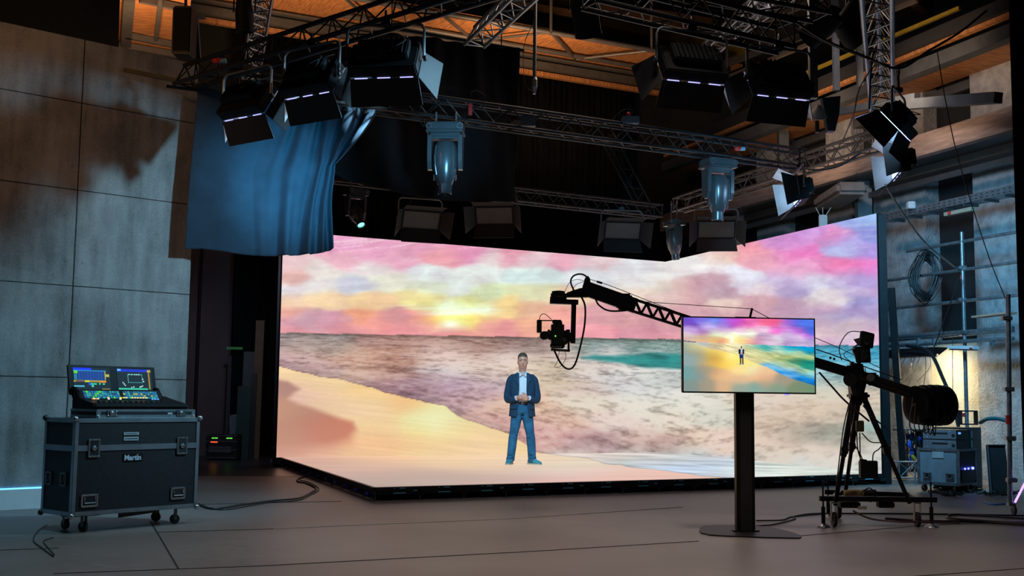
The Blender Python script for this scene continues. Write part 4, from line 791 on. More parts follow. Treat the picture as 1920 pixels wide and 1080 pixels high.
a_ = Vector((-4.0, 12.842, ZT-.03)); tag(MB().rod(a_-DN*.20, a_+DL*3.4-DN*.20, .02).build('drape_rail', M_black), 'black pipe along the top left edge of the blue drape', 'rail')
o = cloth(swag, 160, 70, 'black_swag', mat('charcoal_molton', (.0085, .0085, .0095), .9, bump=.1, bscale=150, spec=.15)); tag(o, 'dark drape with a curved hem hanging behind the front truss', 'drape')
def backdrop(p, q, z0, z1, nf, amp, name, label, m=M_drape):
    L = (q-p).length; d = (q-p).normalized(); n = Vector((d.y, -d.x, 0))
    def fn(u, v):
        w = amp*math.sin(u*nf*6.283)+amp*.4*math.sin(u*nf*15.1+1.3); return p+d*(L*u)+n*(w*(.6+.4*(1-v)))+Vector((0, 0, lerp(z1, z0, v)))
    o = cloth(fn, int(nf*9), 6, name, m, .003); return tag(o, label, 'curtain')
bp0 = LA+nl*3.45; backdrop(bp0+DL*.0, LC+nl*3.45+DL*1.2, .0, 8.9, 60, .05, 'black_curtain', 'tall black pleated curtain hanging behind the left video wall')
backdrop(at(405, 700, 21.3), at(524, 700, 21.0)+Vector((.15, 0, 0)), 0, 4.8, 10, .03, 'black_curtain', 'narrow black curtain between the brown door and the video wall') if False else None
e0 = at(1896, 200, 13.0); e1 = e0+Vector((2.6, .2, 0)); e0.z = e1.z = 0
backdrop(e0, e1, 0, 7.5, 12, .05, 'black_curtain', 'black curtain at the right edge of the picture')
# ================================================================ MONITOR ON STAND
tvw = math.radians(5.2); tc = gz(1397, 998); TVM = Matrix.Translation((tc.x, tc.y, 0)) @ Matrix.Rotation(tvw, 4, 'Z')
t = thing('display_stand', 'black monitor stand with wide column and flat base', 'monitor stand', TVM)
op = [(1311, 994), (1314, 990), (1322, 987.5), (1340, 986.5), (1378, 986.5), (1400, 987), (1420, 988), (1440, 990), (1462, 994), (1485, 1000), (1500, 1005.5), (1502.5, 1009), (1498, 1010.5), (1470, 1010), (1440, 1009.5), (1400, 1008), (1360, 1006.5), (1330, 1004.5), (1315, 1001), (1311, 998)]
MB().prism([gz(*p) for p in op][::-1], (0, 0, .012)).build('base_plate', M_black, t)
MB().cham((0, .0, .72), (.176, .09, 1.42), .01, TVM).build('column', mat('black_extrusion', (.016, .017, .017), .42, .5), t)
cf = MB(); cf.box((0, -.046, .72), (.11, .004, 1.40), TVM); cf.build('column_cover', mat('cover_strip', (.024, .024, .023), .5), t)
for x in (-.1, .1): MB().box((x, -.02, .018), (.05, .06, .014), TVM).build('bolt_plate', M_black2, t)
MB().cham((0, .03, 1.66), (.4, .05, .45), .01, TVM).build('mount_bracket', M_black, t); MB().box((.03, .03, 2.028), (.2, .03, .012), TVM).build('camera_clip', M_black, t)
tl, tr_ = at(1276.3, 594, tc.y-.10), at(1529, 600, tc.y)
TV = thing('monitor', 'large flat monitor on stand showing a beach sunset with a man', 'monitor', TVM @ Matrix.Translation((0, -.07, 1.3)))
xl, xr, zb, zt = -.622, .668, 1.300, 2.020
def tvp(x, z, y=-.108): return TVM @ Vector((x, y, z))
MB().cham(((xl+xr)/2, -.078, (zb+zt)/2), (xr-xl, .05, zt-zb), .006, TVM).build('housing', M_black2, TV)
bz = MB()
for a in ((xl, zb, xr, zb+.014), (xl, zt-.012, xr, zt), (xl, zb, xl+.012, zt), (xr-.012, zb, xr, zt)): bz.box(((a[0]+a[2])/2, -.106, (a[1]+a[3])/2), (a[2]-a[0], .008, a[3]-a[1]), TVM)
bz.build('bezel', M_black, TV)
tv_fn = lambda co, u, v: tv_picture(122+u*1568, 1003-v*903)
picture_mesh('screen', tvp(xl+.012, zb+.014), tvp(xr-.012, zb+.014), tvp(xr-.012, zt-.012), tvp(xl+.012, zt-.012), 300, 170, tv_fn, M_tvp, TV)
MB().box((.40, -.06, zb-.004), (.045, .02, .006), TVM).build('power_light', emat('blue_led', (.05, .05, 1.0), 4), TV)
# ================================================================ FLIGHT CASE WITH LIGHTING DESK
FC = Vector((-3.827, 10.032, 0)); fa = .686; fu = Vector((math.sin(fa), math.cos(fa), 0)); fv = Vector((-fu.y, fu.x, 0))
FM = Matrix(((fu.x, fv.x, 0, FC.x), (fu.y, fv.y, 0, FC.y), (0, 0, 1, 0), (0, 0, 0, 1)))
W_, D_, ZB, ZT_ = 1.293, .515, .158, 1.005
M_ply = mat('black_laminate', (.012, .014, .017), .55, var=.3, scale=30); M_trim = mat('case_aluminium', (.32, .38, .42), .38, .75); M_chr = mat('chromed_steel', (.55, .62, .66), .25, .9)
def latch(parent, x, z, M, w=.10, h=.155, y=0):
    m = MB(); 
    for a, b, c, d in ((0, h/2-.009, w, .018), (0, -h/2+.009, w, .018), (-w/2+.009, 0, .018, h), (w/2-.009, 0, .018, h)): m.cham((x+a, y-.004, z+b), (c, .008, d), .003, M)
    m.box((x, y-.001, z), (w-.03, .003, h-.03), M) if False else None; m.lathe([(.022, 0), (.022, .01), (.008, .014)], 14, M @ Matrix.Translation((x, y-.002, z)) @ Matrix.Rotation(math.pi/2, 4, 'X')); m.box((x, y-.016, z), (.05, .006, .012), M)
    for a in (-w/2+.01, 0, w/2-.01):
        for b in (-h/2+.01, h/2-.01): m.ball((x+a, y-.009, z+b), .004, M, 6)
    o = m.build('latch', M_chr, parent); MB().box((x, y-.0015, z), (w-.032, .003, h-.032), M).build('latch_dish', M_dark, o); return o
def handle(parent, x, z, M, w=.135, h=.10, y=0, m_=None):
    m = MB()
    for a, b, c, d in ((0, h/2-.009, w, .018), (0, -h/2+.009, w, .018), (-w/2+.009, 0, .018, h), (w/2-.009, 0, .018, h)): m.cham((x+a, y-.004, z+b), (c, .008, d), .003, M)
    m.ring([(x-w/2+.03, y-.006, z+h/2-.025), (x-w/2+.03, y-.012, z-.02), (x+w/2-.03, y-.012, z-.02), (x+w/2-.03, y-.006, z+h/2-.025)], .006, 6, M)
    for i in range(5):
        for b in (-h/2+.009, h/2-.009): m.ball((x-w/2+.014+i*(w-.028)/4, y-.009, z+b), .004, M, 6)
    o = m.build('handle', m_ or M_chr, parent); MB().box((x, y-.0015, z), (w-.032, .003, h-.032), M).build('handle_dish', M_dark, o); return o
def castor(parent, x, y, M, r=.045, top=.158, turn=0.):
    c = M @ Vector((x, y, 0)); A = Matrix.Translation((c.x, c.y, 0)) @ Matrix.Rotation(turn, 4, 'Z')
    w = MB(); w.lathe([(r*.55, -.016), (r*.95, -.014), (r, 0), (r*.95, .014), (r*.55, .016)], 18, A @ Matrix.Translation((0, .02, r)) @ Matrix.Rotation(math.pi/2, 4, 'Y')); w = w.build('castor', M_black2, parent, smooth=True)
    f = MB(); f.box((-.024, .014, (r+top)/2), (.004, .03, top-r), A); f.box((.024, .014, (r+top)/2), (.004, .03, top-r), A); f.box((0, 0, top-.008), (.07, .07, .008), A); f = f.build('castor_fork', M_alud, w)
fc = thing('flight_case', 'black flight case on castors under the lighting desk at left', 'flight case', FM)
MB().box((W_/2, D_/2, (ZB+.72)/2+.0), (W_-.01, D_-.01, .72-ZB), FM).build('body', M_ply, fc)
MB().box((W_/2, D_/2, (.77+ZT_)/2), (W_-.01, D_-.01, ZT_-.77), FM).build('lid', M_ply, fc)
e = MB(); aw = .034
for x in (0, W_):
    for y in (0, D_):
        e.box((x+(aw/2 if x == 0 else -aw/2), y+(-.0 if y == 0 else 0), (ZB+ZT_)/2), (aw, .008, ZT_-ZB), FM); e.box((x, y+(aw/2 if y == 0 else -aw/2), (ZB+ZT_)/2), (.008, aw, ZT_-ZB), FM)
for z in (ZB, ZT_):
    s_ = 1 if z == ZB else -1
    for y in (0, D_): e.box((W_/2, y, z+s_*aw/2), (W_, .008, aw), FM); e.box((W_/2, y+(aw/2 if y == 0 else -aw/2), z), (W_, aw, .008), FM)
    for x in (0, W_): e.box((x, D_/2, z+s_*aw/2), (.008, D_, aw), FM); e.box((x+(aw/2 if x == 0 else -aw/2), D_/2, z), (aw, D_, .008), FM)
e.box((W_/2, 0, .745), (W_, .010, .05), FM); e.box((W_/2, D_, .745), (W_, .010, .05), FM); e.box((0, D_/2, .745), (.010, D_, .05), FM); e.box((W_, D_/2, .745), (.010, D_, .05), FM)
for i in range(9): e.ball((.1+i*(W_-.2)/8, -.004, ZB+.017), .005, FM, 6)
e.build('edge_trim', M_trim, fc)
for x in (0, W_):
    for y in (0, D_):
        for z in (ZB, ZT_): MB().ball((x, y, z), .026, FM, 12).build('corner_ball', M_chr if y == 0 else M_black2, fc, smooth=True)
latch(fc, .185, .745, FM, .115, .165, -.006); latch(fc, 1.10, .745, FM, .115, .165, -.006)
handle(fc, .165, .285, FM, .165, .115, -.005); handle(fc, 1.075, .300, FM, .160, .115, -.005)
SM = FM @ Matrix.Rotation(-math.pi/2, 4, 'Z')     # left side: local x runs to the back
SM = FM @ Matrix(((0, 1, 0, 0), (-1, 0, 0, 0), (0, 0, 1, 0), (0, 0, 0, 1))); SMi = FM @ Matrix(((0, 1, 0, 0), (1, 0, 0, 0), (0, 0, 1, 0), (0, 0, 0, 1)))
for yy in (.15, .40): handle(fc, yy, .47, SMi, .10, .12, -.004, M_alud)
for x, y, tn in ((.19, .09, .3), (.19, .40, .1), (1.14, .09, 1.0), (1.14, .40, .6)): castor(fc, x, y, FM, .048, ZB, tn+.9)
MB().box((.15, .1, ZB-.006), (.30, .14, .012), FM).build('castor_plate', M_black2, fc)
M_logo = mat('logo_plate', (.008, .008, .010), .4); M_lettr = mat('logo_lettering', (.55, .68, .78), .5)
MB().box((.585, -.003, .655), (.20, .006, .068), FM).build('logo_plate', M_logo, fc)
def text(s, size, M, m, parent, name='lettering', ext=.001, align='CENTER', bold=0.):
    cu = bpy.data.curves.new(name, 'FONT'); cu.body = s; cu.size = size; cu.extrude = ext; cu.align_x = align; cu.align_y = 'CENTER'; cu.offset = bold; cu.resolution_u = 2
    tmp = bpy.data.objects.new('tmp', cu); COL.objects.link(tmp); dg = bpy.context.evaluated_depsgraph_get(); me = bpy.data.meshes.new_from_object(tmp.evaluated_get(dg)); bpy.data.objects.remove(tmp)
    me.materials.clear(); me.materials.append(m); inv = WM[parent.name].inverted() @ M; me.transform(inv); o = bpy.data.objects.new(name, me); COL.objects.link(o); o.parent = parent; return o
TX = Matrix.Rotation(math.pi/2, 4, 'X')
text('Martin', .066, FM @ Matrix.Translation((.578, -.0068, .648)) @ TX, M_lettr, fc, bold=.0022)
MB().prism([(.612, -.0072, .678), (.622, -.0072, .670), (.648, -.0072, .690), (.624, -.0072, .678)], (0, .001, 0), FM).build('logo_tick', mat('logo_yellow', (.40, .38, .03), .5), fc)
M_lbl = mat('paper_label', (.42, .50, .52), .6)
for z in (.868, .822):
    MB().box((.555, -.003, z), (.155 if z > .85 else .15, .004, .026 if z > .85 else .034), FM).build('paper_label', M_lbl, fc)
g_ = MB()
random.seed(3)
for zc, hh in ((.868, .010), (.822, .013)):
    x = .49
    while x < .618: w = random.uniform(.004, .009); g_.box((x+w/2, -.0056, zc), (w, .001, hh), FM); x += w+.003
g_.build('label_print', mat('label_ink', (.06, .09, .11), .6), fc)
MB().box((W_-.10, .03, ZT_+.004), (.06, .05, .002), FM).build('yellow_tape', M_yellow, fc)
MB().prism([(.62, .25, ZB), (1.02, .25, ZB), (1.02, .25, ZB-.05), (.62, .25, ZB-.075)], (0, .01, 0), FM).build('cardboard_flap', M_brown, fc)
# flat case under the desk
z0 = ZT_+.005; z1 = z0+.078; x0, x1, y0, y1 = .235, 1.235, .03, .50
fl = thing('desk_case', 'shallow black case with silver edges between desk and flight case', 'flight case', FM @ Matrix.Translation((x0, y0, z0)))
MB().box(((x0+x1)/2, (y0+y1)/2, (z0+z1)/2), (x1-x0, y1-y0, z1-z0), FM).build('body', M_ply, fl)
e = MB(); e.box(((x0+x1)/2, y0, z0+.013), (x1-x0, .008, .028), FM); e.box(((x0+x1)/2, y0, z1-.010), (x1-x0, .008, .022), FM); e.box((x0, (y0+y1)/2, z0+.012), (.008, y1-y0, .024), FM); e.box((x0, (y0+y1)/2, z1-.010), (.008, y1-y0, .02), FM)
for x in (x0, x1): e.box((x, y0, (z0+z1)/2), (.04, .010, z1-z0), FM)
for i in range(7): e.ball((x0+.12+i*(x1-x0-.24)/6, y0-.005, z0+.013), .004, FM, 6)
e.build('edge_trim', M_trim, fl)
latch(fl, x0+.13, z0+.042, FM, .10, .06, y0-.004); latch(fl, x1-.14, z0+.042, FM, .10, .06, y0-.004)
MB().box((x1-.26, y0-.004, z0+.04), (.05, .004, .018), FM).build('paper_label', M_lbl, fl)
for x in (x0, x1): MB().ball((x, y0, z0+.01), .02, FM, 10).build('corner_ball', M_chr, fl)
# lighting desk
DM = FM @ Matrix.Translation((.20, .06, z1+.002))
dk = thing('lighting_desk', 'black lighting control desk with four glowing screens', 'control desk', DM)
M_desk = mat('desk_shell', (.004, .004, .005), .5, spec=.15); dw = .92
MB().prism([(0, 0, 0), (0, .36, 0), (0, .36, .12), (0, .27, .10), (0, .03, .055), (0, -.01, .035)], (dw+.06, 0, 0), DM).build('base', M_desk, dk)
MB().cham((dw/2+.03, -.012, .030), (dw+.08, .05, .045), .016, DM).build('wrist_rest', M_black2, dk)
for hx in (.0, dw-.06): MB().prism([(hx, .22, .08), (hx, .37, .10), (hx, .42, .20), (hx, .33, .20)], (.02, 0, 0), DM).build('side_cheek', M_desk, dk)
def scr_fn(kind):
    def fn(co, u, v):
        c = np.zeros((len(u), 3))+np.array([.02, .07, .11]); y = 1-v
        def r(a, b, c_, d, col):
            m = (u >= a) & (u < c_) & (y >= b) & (y < d); c[m] = col
        if kind == 0:
            r(0, 0, .5, .09, (.05, .15, .95)); r(0, .09, .9, .14, (.1, .5, .75)); r(.02, .12, .12, .24, (.35, .8, .2)); r(.12, .15, .85, .52, (.05, .2, .5)); r(.02, .26, .10, .5, (.1, .45, .65))
            for k in range(9): r(.16+k*.075, .15, .17+k*.075, .52, (.08, .32, .7))
            r(0, .52, .88, .60, (.62, .55, .1)); r(.06, .53, .30, .59, (.35, .25, .25)); r(.3, .53, .42, .60, (.75, .85, .1)); r(.72, .54, .88, .61, (.9, .55, .1)); r(.85, .14, .88, .5, (.7, .6, .2)); r(.88, .25, .98, .36, (.65, .7, .25)); r(0, .74, .28, .79, (.3, .7, .8)); r(.4, .62, .48, .72, (.1, .3, .9)); r(.45, .64, .62, .70, (.2, .8, .6)); r(.47, .72, .53, .8, (.3, .8, .7)); r(.68, .62, .72, .70, (.2, .8, .6)); r(.78, .64, .84, .7, (.2, .8, .6)); r(.75, .85, .97, .97, (.45, .42, .2))
        elif kind == 1:
            r(0, 0, .95, .12, (.05, .15, .75)); r(.02, .0, .12, .08, (.4, .7, .9)); r(.88, .02, .98, .12, (.7, .6, .15))
            for a, b, c_, d in ((.3, .22, .72, .245), (.3, .56, .72, .58), (.3, .22, .315, .6), (.71, .22, .725, .58)): r(a, b, c_, d, (.25, .6, .6))
            for a, b in ((.33, .20), (.41, .20), (.50, .2), (.56, .2), (.62, .2), (.72, .40), (.14, .56), (.17, .62), (.20, .68), (.66, .72), (.70, .69), (.62, .74), (.38, .76), (.44, .74), (.74, .50)): r(a, b, a+.025, b+.05, (.75, .95, .95))
            r(.02, .82, .86, .88, (.2, .75, .6)); r(.9, .12, .94, .86, (.6, .5, .12)); r(.02, .92, .72, .96, (.5, .42, .15))
        else:
            rs = np.random.RandomState(5+kind)
            for i in range(14):
                for j in range(4):
                    k = rs.rand(); col = (.08, .42, .62) if k < .45 else (.15, .62, .60) if k < .7 else (.04, .25, .45) if k < .9 else ((.3, .85, .1) if kind == 2 else (.6, .7, .25))
                    r(i/14+.006, j/4+.03, (i+1)/14-.006, (j+1)/4-.03, col)
        return c
    return fn
M_desks = screen_mat('desk_screen_picture', 1.1, .6)
tm = DM @ Matrix.Translation((-.01, .37, .135)) @ Matrix.Rotation(math.radians(-14), 4, 'X')
MB().cham((.445, .012, .135), (.92, .022, .285), .006, tm).build('screen_hood', M_desk, dk)
for k, xa in enumerate((.035, .485)):
    q = [tuple(tm @ Vector(p)) for p in ((xa, -.0015, .02), (xa+.375, -.0015, .02), (xa+.375, -.0015, .250), (xa, -.0015, .250))]; picture_mesh('screen', *q, 150, 90, scr_fn(k), M_desks, dk)
lm = DM @ Matrix.Translation((.02, .225, .085)) @ Matrix.Rotation(math.radians(-35), 4, 'X')
MB().cham((.42, .02, .055), (.86, .03, .13), .006, lm).build('screen_bar', M_desk, dk)
for k, xa in enumerate((.03, .435)):
    q = [tuple(lm @ Vector(p)) for p in ((xa, .003, .015), (xa+.37, .003, .015), (xa+.37, .003, .100), (xa, .003, .100))]; picture_mesh('touch_screen', *q, 110, 32, scr_fn(k+2), M_desks, dk)
random.seed(5); E_y = emat('amber_key', (1, .72, .1), 1.6); E_r = emat('red_key', (1, .25, .05), 1.8); E_b = emat('blue_key', (.1, .35, 1), 1.6); E_w = emat('warm_key', (1, .9, .6), 1.6)
for mm, xs in ((E_r, (.08, .10, .12)), (E_w, (.13, .24, .36, .09)), (E_y, (.25, .38, .41, .44, .50, .53, .56, .59, .62, .65)), (E_b, (.70, .73, .76))):
    for x in xs: MB().box((x, .15+.03*(mm is E_y), .092+.012*(mm is E_y)), (.014, .012, .008), DM).build('lit_key', mm, dk)
for i in range(12): MB().box((.10+i*.055, .08, .070), (.012, .05, .012), DM).build('fader', M_tin, dk)
# ================================================================ CAMERA CRANE
JY = 11.45
def J(px, py, Y=JY): return at(px, py, Y)
jb = thing('camera_crane', 'black camera jib crane on tripod dolly reaching over the stage', 'camera crane', gz(1640, 975))
M_jib = mat('jib_black', (.010, .010, .011), .42, .2)
f0, f1 = J(1537, 959), J(1756, 954); f0.z = f1.z = .27
# dolly: a front beam, a back beam and a cross beam
MB().bar(f0, f1, .05, .05).build('dolly_beam', M_jib, jb)
b0 = J(1547, 935, 12.3); b1 = J(1705, 939, 12.0); b0.z = b1.z = .27
MB().bar(b0, b0+(b1-b0)*1.0, .05, .05).build('dolly_beam', M_jib, jb)
MB().bar(f0+(f1-f0)*.12, b0+(b1-b0)*.18, .05, .05).build('dolly_beam', M_jib, jb)
MB().bar(f0+(f1-f0)*.82, b0+(b1-b0)*.98, .03, .04).build('dolly_beam', M_jib, jb)
def jcastor(px, py, Y):
    c = J(px, py, Y); c.z = 0; r = .075
    w = MB().lathe([(r*.6, -.018), (r*.95, -.016), (r, 0), (r*.95, .016), (r*.6, .018)], 20, Matrix.Translation((c.x, c.y, r)) @ Matrix.Rotation(math.pi/2, 4, 'Y') @ Matrix.Rotation(.0, 4, 'X')).build('castor', M_black2, jb, smooth=True)
    m = MB(); m.box((c.x-.028, c.y, .15), (.005, .05, .17)); m.box((c.x+.028, c.y, .15), (.005, .05, .17)); m.box((c.x, c.y, .238), (.07, .07, .012)); m.build('castor_fork', M_alu, w)
for a in ((1564, 985, 11.35), (1720, 985, 11.45), (1572, 965, 12.2)): jcastor(*a)
for px, py, Y, h in ((1544, 985, 11.35, .45), (1747, 985, 11.45, .45), (1553, 950, 12.3, .45)):
    c = J(px, py, Y); c.z = 0
    MB().rod(c+Vector((0, 0, .02)), c+Vector((0, 0, h)), .009, 8).build('levelling_screw', M_black2, jb); MB().rod(c+Vector((0, 0, .02)), c+Vector((0, 0, .2)), .02, 8).build('levelling_sleeve', M_jib, jb)
    MB().lathe([(.07, 0), (.06, .012), (.02, .035)], 16, Matrix.Translation(c)).build('levelling_foot', M_alu, jb)
ap = J(1610, 705, 11.6)
legs = [((1600, 744, 11.55), (1566, 948, 11.35)), ((1619, 744, 11.55), (1706, 944, 11.45)), ((1610, 744, 11.68), (1585, 925, 12.25))]
for a, b in legs:
    p, q = J(*a), J(*b); d = q-p
    MB().ring([p, p+d*.55, p+d*.56, q], [.030, .030, .021, .021], 10).build('tripod_leg', M_jib, jb, smooth=True)
    k = p+d*.5; MB().cham(tuple(k), (.07, .06, .08), .01).build('leg_lock', M_black2, jb)
m = MB(); m.cham(tuple(J(1609, 742, 11.6)), (.19, .19, .07), .02); m.ring([J(1609, 744, 11.6), J(1609, 760, 11.6)], [.07, .03], 14); m.build('tripod_bowl', M_jib, jb)
m = MB(); m.prism([tuple(J(a, b_, 11.54)) for a, b_ in ((1598, 744), (1620, 744), (1624, 712), (1618, 682), (1600, 682), (1594, 700))], (0, .12, 0)); m.bar(J(1597, 700, 11.5), J(1597, 678, 11.5), .03, .05, (0, 1, 0)); m.cham(tuple(J(1592, 700, 11.5)), (.10, .10, .16), .03); m.build('pan_column', M_jib, jb)
m = MB(); m.rod(J(1594, 712, 11.45), J(1594, 712, 11.8), .068, 20); m.build('pivot_drum', M_black2, jb, smooth=True)
# arm in front of and behind the pivot
a0, a1, a2 = J(1784, 752, 11.3), J(1610, 704, 11.5), J(1277, 606, 11.75)
a3 = J(1100, 546, 11.9)
MB().rod(a1, J(1712, 738, 11.4), .058, 14).build('rear_arm', M_jib, jb, smooth=True); MB().cham(tuple(J(1636, 711, 11.42)), (.11, .08, .13), .02).build('drive_box', M_black2, jb); MB().rod(J(1632, 708, 11.36), J(1632, 708, 11.3), .04, 14).build('drive_cap', M_alud, jb)
MB().bar(a1, J(1420, 647, 11.65), .09, .100).build('front_arm', M_jib, jb)
def lat(p, q, h0, h1, n, name):       # flat side plates with cut-outs: drawn as chords and diagonals
    mb = MB(); d = q-p; u = Vector((0, 0, 1))
    for s in (-.04, .04):
        o = Vector((0, s, 0)); mb.bar(p+o+u*h0/2, q+o+u*h1/2, .008, .022); mb.bar(p+o-u*h0/2, q+o-u*h1/2, .008, .022)
        for i in range(n):
            x0 = p+d*(i/n); xm = p+d*((i+.5)/n); x1 = p+d*((i+1)/n); h = h0+(h1-h0)*(i+.5)/n
            mb.bar(x0+o-u*h/2, xm+o+u*h/2, .006, .02); mb.bar(xm+o+u*h/2, x1+o-u*h/2, .006, .02)
    mb.bar(p-u*h0/2, q-u*h1/2, .08, .006); mb.bar(p+u*h0/2, q+u*h1/2, .08, .006); return mb.build(name, M_jib, jb)
lat(J(1425, 648, 11.65), J(1180, 570, 11.85), .115, .13, 11, 'lattice_arm')
MB().bar(J(1192, 574, 11.84), J(1098, 541, 11.9), .10, .155).build('nose_arm', M_jib, jb)
m = MB(); m.cham(tuple(J(1170, 566, 11.85)), (.16, .13, .17), .02); m.build('arm_joint', M_jib, jb)
P = J
hd = [P(1098, 533), P(1108, 546), P(1104, 556), P(1062, 557), P(1059, 552), P(1064, 548), P(1090, 541)]
MB().prism([(p.x, 11.86, p.z) for p in [at(a, b, 11.86) for a, b in ((1088, 540), (1108, 541), (1110, 553), (1102, 557), (1062, 557), (1058, 553), (1064, 548))]], (0, .10, 0)).build('nose_plate', M_jib, jb)
MB().prism([(p.x, 11.88, p.z) for p in [at(a, b, 11.88) for a, b in ((1090, 546), (1097, 521), (1102, 517), (1106, 521), (1110, 546))]], (0, .06, 0)).build('mast_horn', M_jib, jb)
# remote head
m = MB(); c = at(1047, 556, 11.9); m.lathe([(.05, -.05), (.085, -.045), (.09, -.01), (.082, 0), (.082, .03), (.07, .035), (.07, .055), (.04, .06)], 22, Matrix.Translation(c)); m.build('pan_motor', M_jib, jb, smooth=True)
MB().bar(at(1031, 565, 11.9), at(1084, 567, 11.9), .09, .05).build('head_arm', M_jib, jb)
MB().bar(at(1076, 562, 11.9), at(1074, 644, 11.9), .05, .075, (0, 1, 0)).build('head_arm', M_jib, jb)
MB().bar(at(1065, 618, 11.9), at(1065, 640, 11.9), .04, .05, (0, 1, 0)).build('tilt_motor', M_jib, jb)
MB().rod(at(1060, 632, 11.8), at(1060, 632, 12.0), .07, 18).build('tilt_drum', M_jib, jb, smooth=True)
m = MB(); m.bar(at(1066, 622, 11.88), at(1066, 657, 11.88), .02, .06, (0, 1, 0)); m.bar(at(1033, 656, 11.88), at(1068, 658, 11.88), .2, .02); m.build('camera_cradle', M_jib, jb)
# counterweights
cwc = J(1742, 756, 11.35); adir = (a0-a1).normalized(); CWM = Matrix.Translation(cwc) @ adir.to_track_quat('Z', 'Y').to_matrix().to_4x4() @ Matrix.Rotation(.0, 4, 'X')
yawm = Matrix.Translation(cwc) @ Matrix.Rotation(math.radians(20), 4, 'Z')
for i, (x, r) in enumerate(((-.15, .19), (-.105, .19), (-.06, .20), (.03, .205), (.10, .205), (.17, .20))):
    MB().lathe([(r*.75, -.026), (r, -.020), (r, .020), (r*.75, .026)], 30, yawm @ Matrix.Translation((x, 0, -.02)) @ Matrix.Rotation(math.pi/2, 4, 'Y')).build('counterweight', mat('iron_weight', (.012, .012, .013), .22, .3) if i == 0 else bpy.data.materials['iron_weight'], jb, smooth=True)
MB().rod(yawm @ Vector((-.2, 0, -.02)), yawm @ Vector((.26, 0, -.02)), .02).build('weight_bar', M_alud, jb)
# guy cables over the arm
def jc(pts, r, name='guy_wire', m=None): return MB().ring(spline([J(*p) for p in pts], 8) if len(pts) > 2 else [J(*p) for p in pts], r, 6).build(name, m or M_cable, jb, smooth=True)
jc([(1104, 523, 11.9), (1150, 538, 11.87), (1277, 588, 11.75), (1400, 632, 11.65)], .004); MB().bar(at(1119, 528, 11.89), at(1129, 531, 11.89), .03, .02).build('turnbuckle', M_black2, jb)
jc([(1186, 563, 11.86), (1210, 566, 11.85), (1408, 579, 11.65)], .004); jc([(1409, 579, 11.65), (1470, 610, 11.6), (1530, 634, 11.55), (1585, 658, 11.5), (1650, 690, 11.4)], .004)
MB().bar(at(1405, 600, 11.65), at(1410, 578, 11.65), .02, .03, (0, 1, 0)).build('king_post', M_jib, jb)
jc([(1530, 655, 11.55), (1560, 665, 11.55), (1600, 680, 11.5), (1690, 712, 11.4)], .006); 
for px, py in ((1557, 671), (1564, 673), (1193, 564), (1205, 566)): MB().ball(tuple(at(px, py, 11.55 if px > 1300 else 11.85)), .014).build('turnbuckle', M_black2, jb)
jc([(1076, 545, 11.9), (1070, 528, 11.9), (1076, 517, 11.9), (1090, 514, 11.9), (1102, 522, 11.9), (1110, 545, 11.9)], .010, 'control_cable', M_cabler)
jc([(1058, 549, 11.9), (1068, 530, 11.9), (1082, 524, 11.9), (1096, 527, 11.9)], .003, 'control_cable'); jc([(1072, 546, 11.92), (1080, 534, 11.92), (1094, 528, 11.9)], .003, 'control_cable')
jc([(1090, 556, 11.88), (1097, 575, 11.88), (1096, 610, 11.88), (1088, 650, 11.88), (1078, 683, 11.88), (1066, 692, 11.88), (1052, 682, 11.88), (1038, 655, 11.88)], .011, 'control_cable', M_cabler)
jc([(1049, 658, 11.85), (1045, 678, 11.85), (1040, 688, 11.85), (1052, 686, 11.85), (1061, 670, 11.85), (1058, 655, 11.85)], .003, 'control_cable', M_cabler)
jc([(1116, 560, 11.88), (1124, 573, 11.88), (1145, 583, 11.86), (1190, 581, 11.84)], .010, 'control_cable')
jc([(1536, 698, 11.5), (1560, 725, 11.5), (1585, 752, 11.5), (1630, 790, 11.4)], .010, 'control_cable', M_cabler)
jc([(1592, 756, 11.4), (1582, 800, 11.4), (1574, 860, 11.35), (1566, 930, 11.3)], .006, 'control_cable'); jc([(1597, 756, 11.35), (1594, 830, 11.3), (1593, 900, 11.3)], .004, 'control_cable', M_cabler)
jc([(1618, 760, 11.4), (1640, 785, 11.35), (1665, 805, 11.3)], .008, 'control_cable')
for k in range(7): jc([(1598+k*4, 690, 11.5), (1594+k*5, 716, 11.46), (1600+k*3, 742, 11.47)], .005, 'control_cable')
for k in range(6): jc([(1712+k*6, 745, 11.3), (1706+k*9, 800+3*k, 11.2), (1730+k*5, 806-2*k, 11.2), (1742+k*3, 770, 11.2)], .006, 'control_cable')
for pts in (((1606, 800, 11.3), (1608, 840, 11.3), (1614, 862, 11.3)), ((1616, 812, 11.3), (1632, 828, 11.3), (1650, 830, 11.3)), ((1600, 830, 11.3), (1612, 850, 11.3), (1618, 864, 11.3)), ((1636, 866, 11.3), (1638, 850, 11.3), (1648, 842, 11.3), (1656, 832, 11.3)), ((1606, 930, 11.4), (1630, 915, 11.4), (1640, 930, 11.4), (1632, 942, 11.4))): jc(pts, .006, 'control_cable')
bx = at(1628, 880, 11.3); MB().cham(tuple(bx), (.17, .08, .17), .006).build('power_box', M_black, jb)
bx = at(1612, 799, 11.3); MB().cham(tuple(bx), (.075, .05, .11), .006).build('receiver_box', mat('olive_box', (.06, .065, .03), .5), jb); MB().rod(at(1612, 811, 11.3), at(1613, 862, 11.3), .006).build('box_bracket', M_black2, jb); MB().rod(at(1612, 862, 11.3), bx*0+at(1625, 864, 11.3), .012).build('box_bracket', M_black2, jb)
MB().rod(at(1583, 925, 11.7), at(1618, 925, 11.7), .035, 14).build('battery_tube', mat('brass_sleeve', (.40, .27, .10), .4, .3), jb); MB().rod(at(1618, 925, 11.7), at(1642, 925, 11.7), .04, 14).build('motor_body', M_black2, jb)
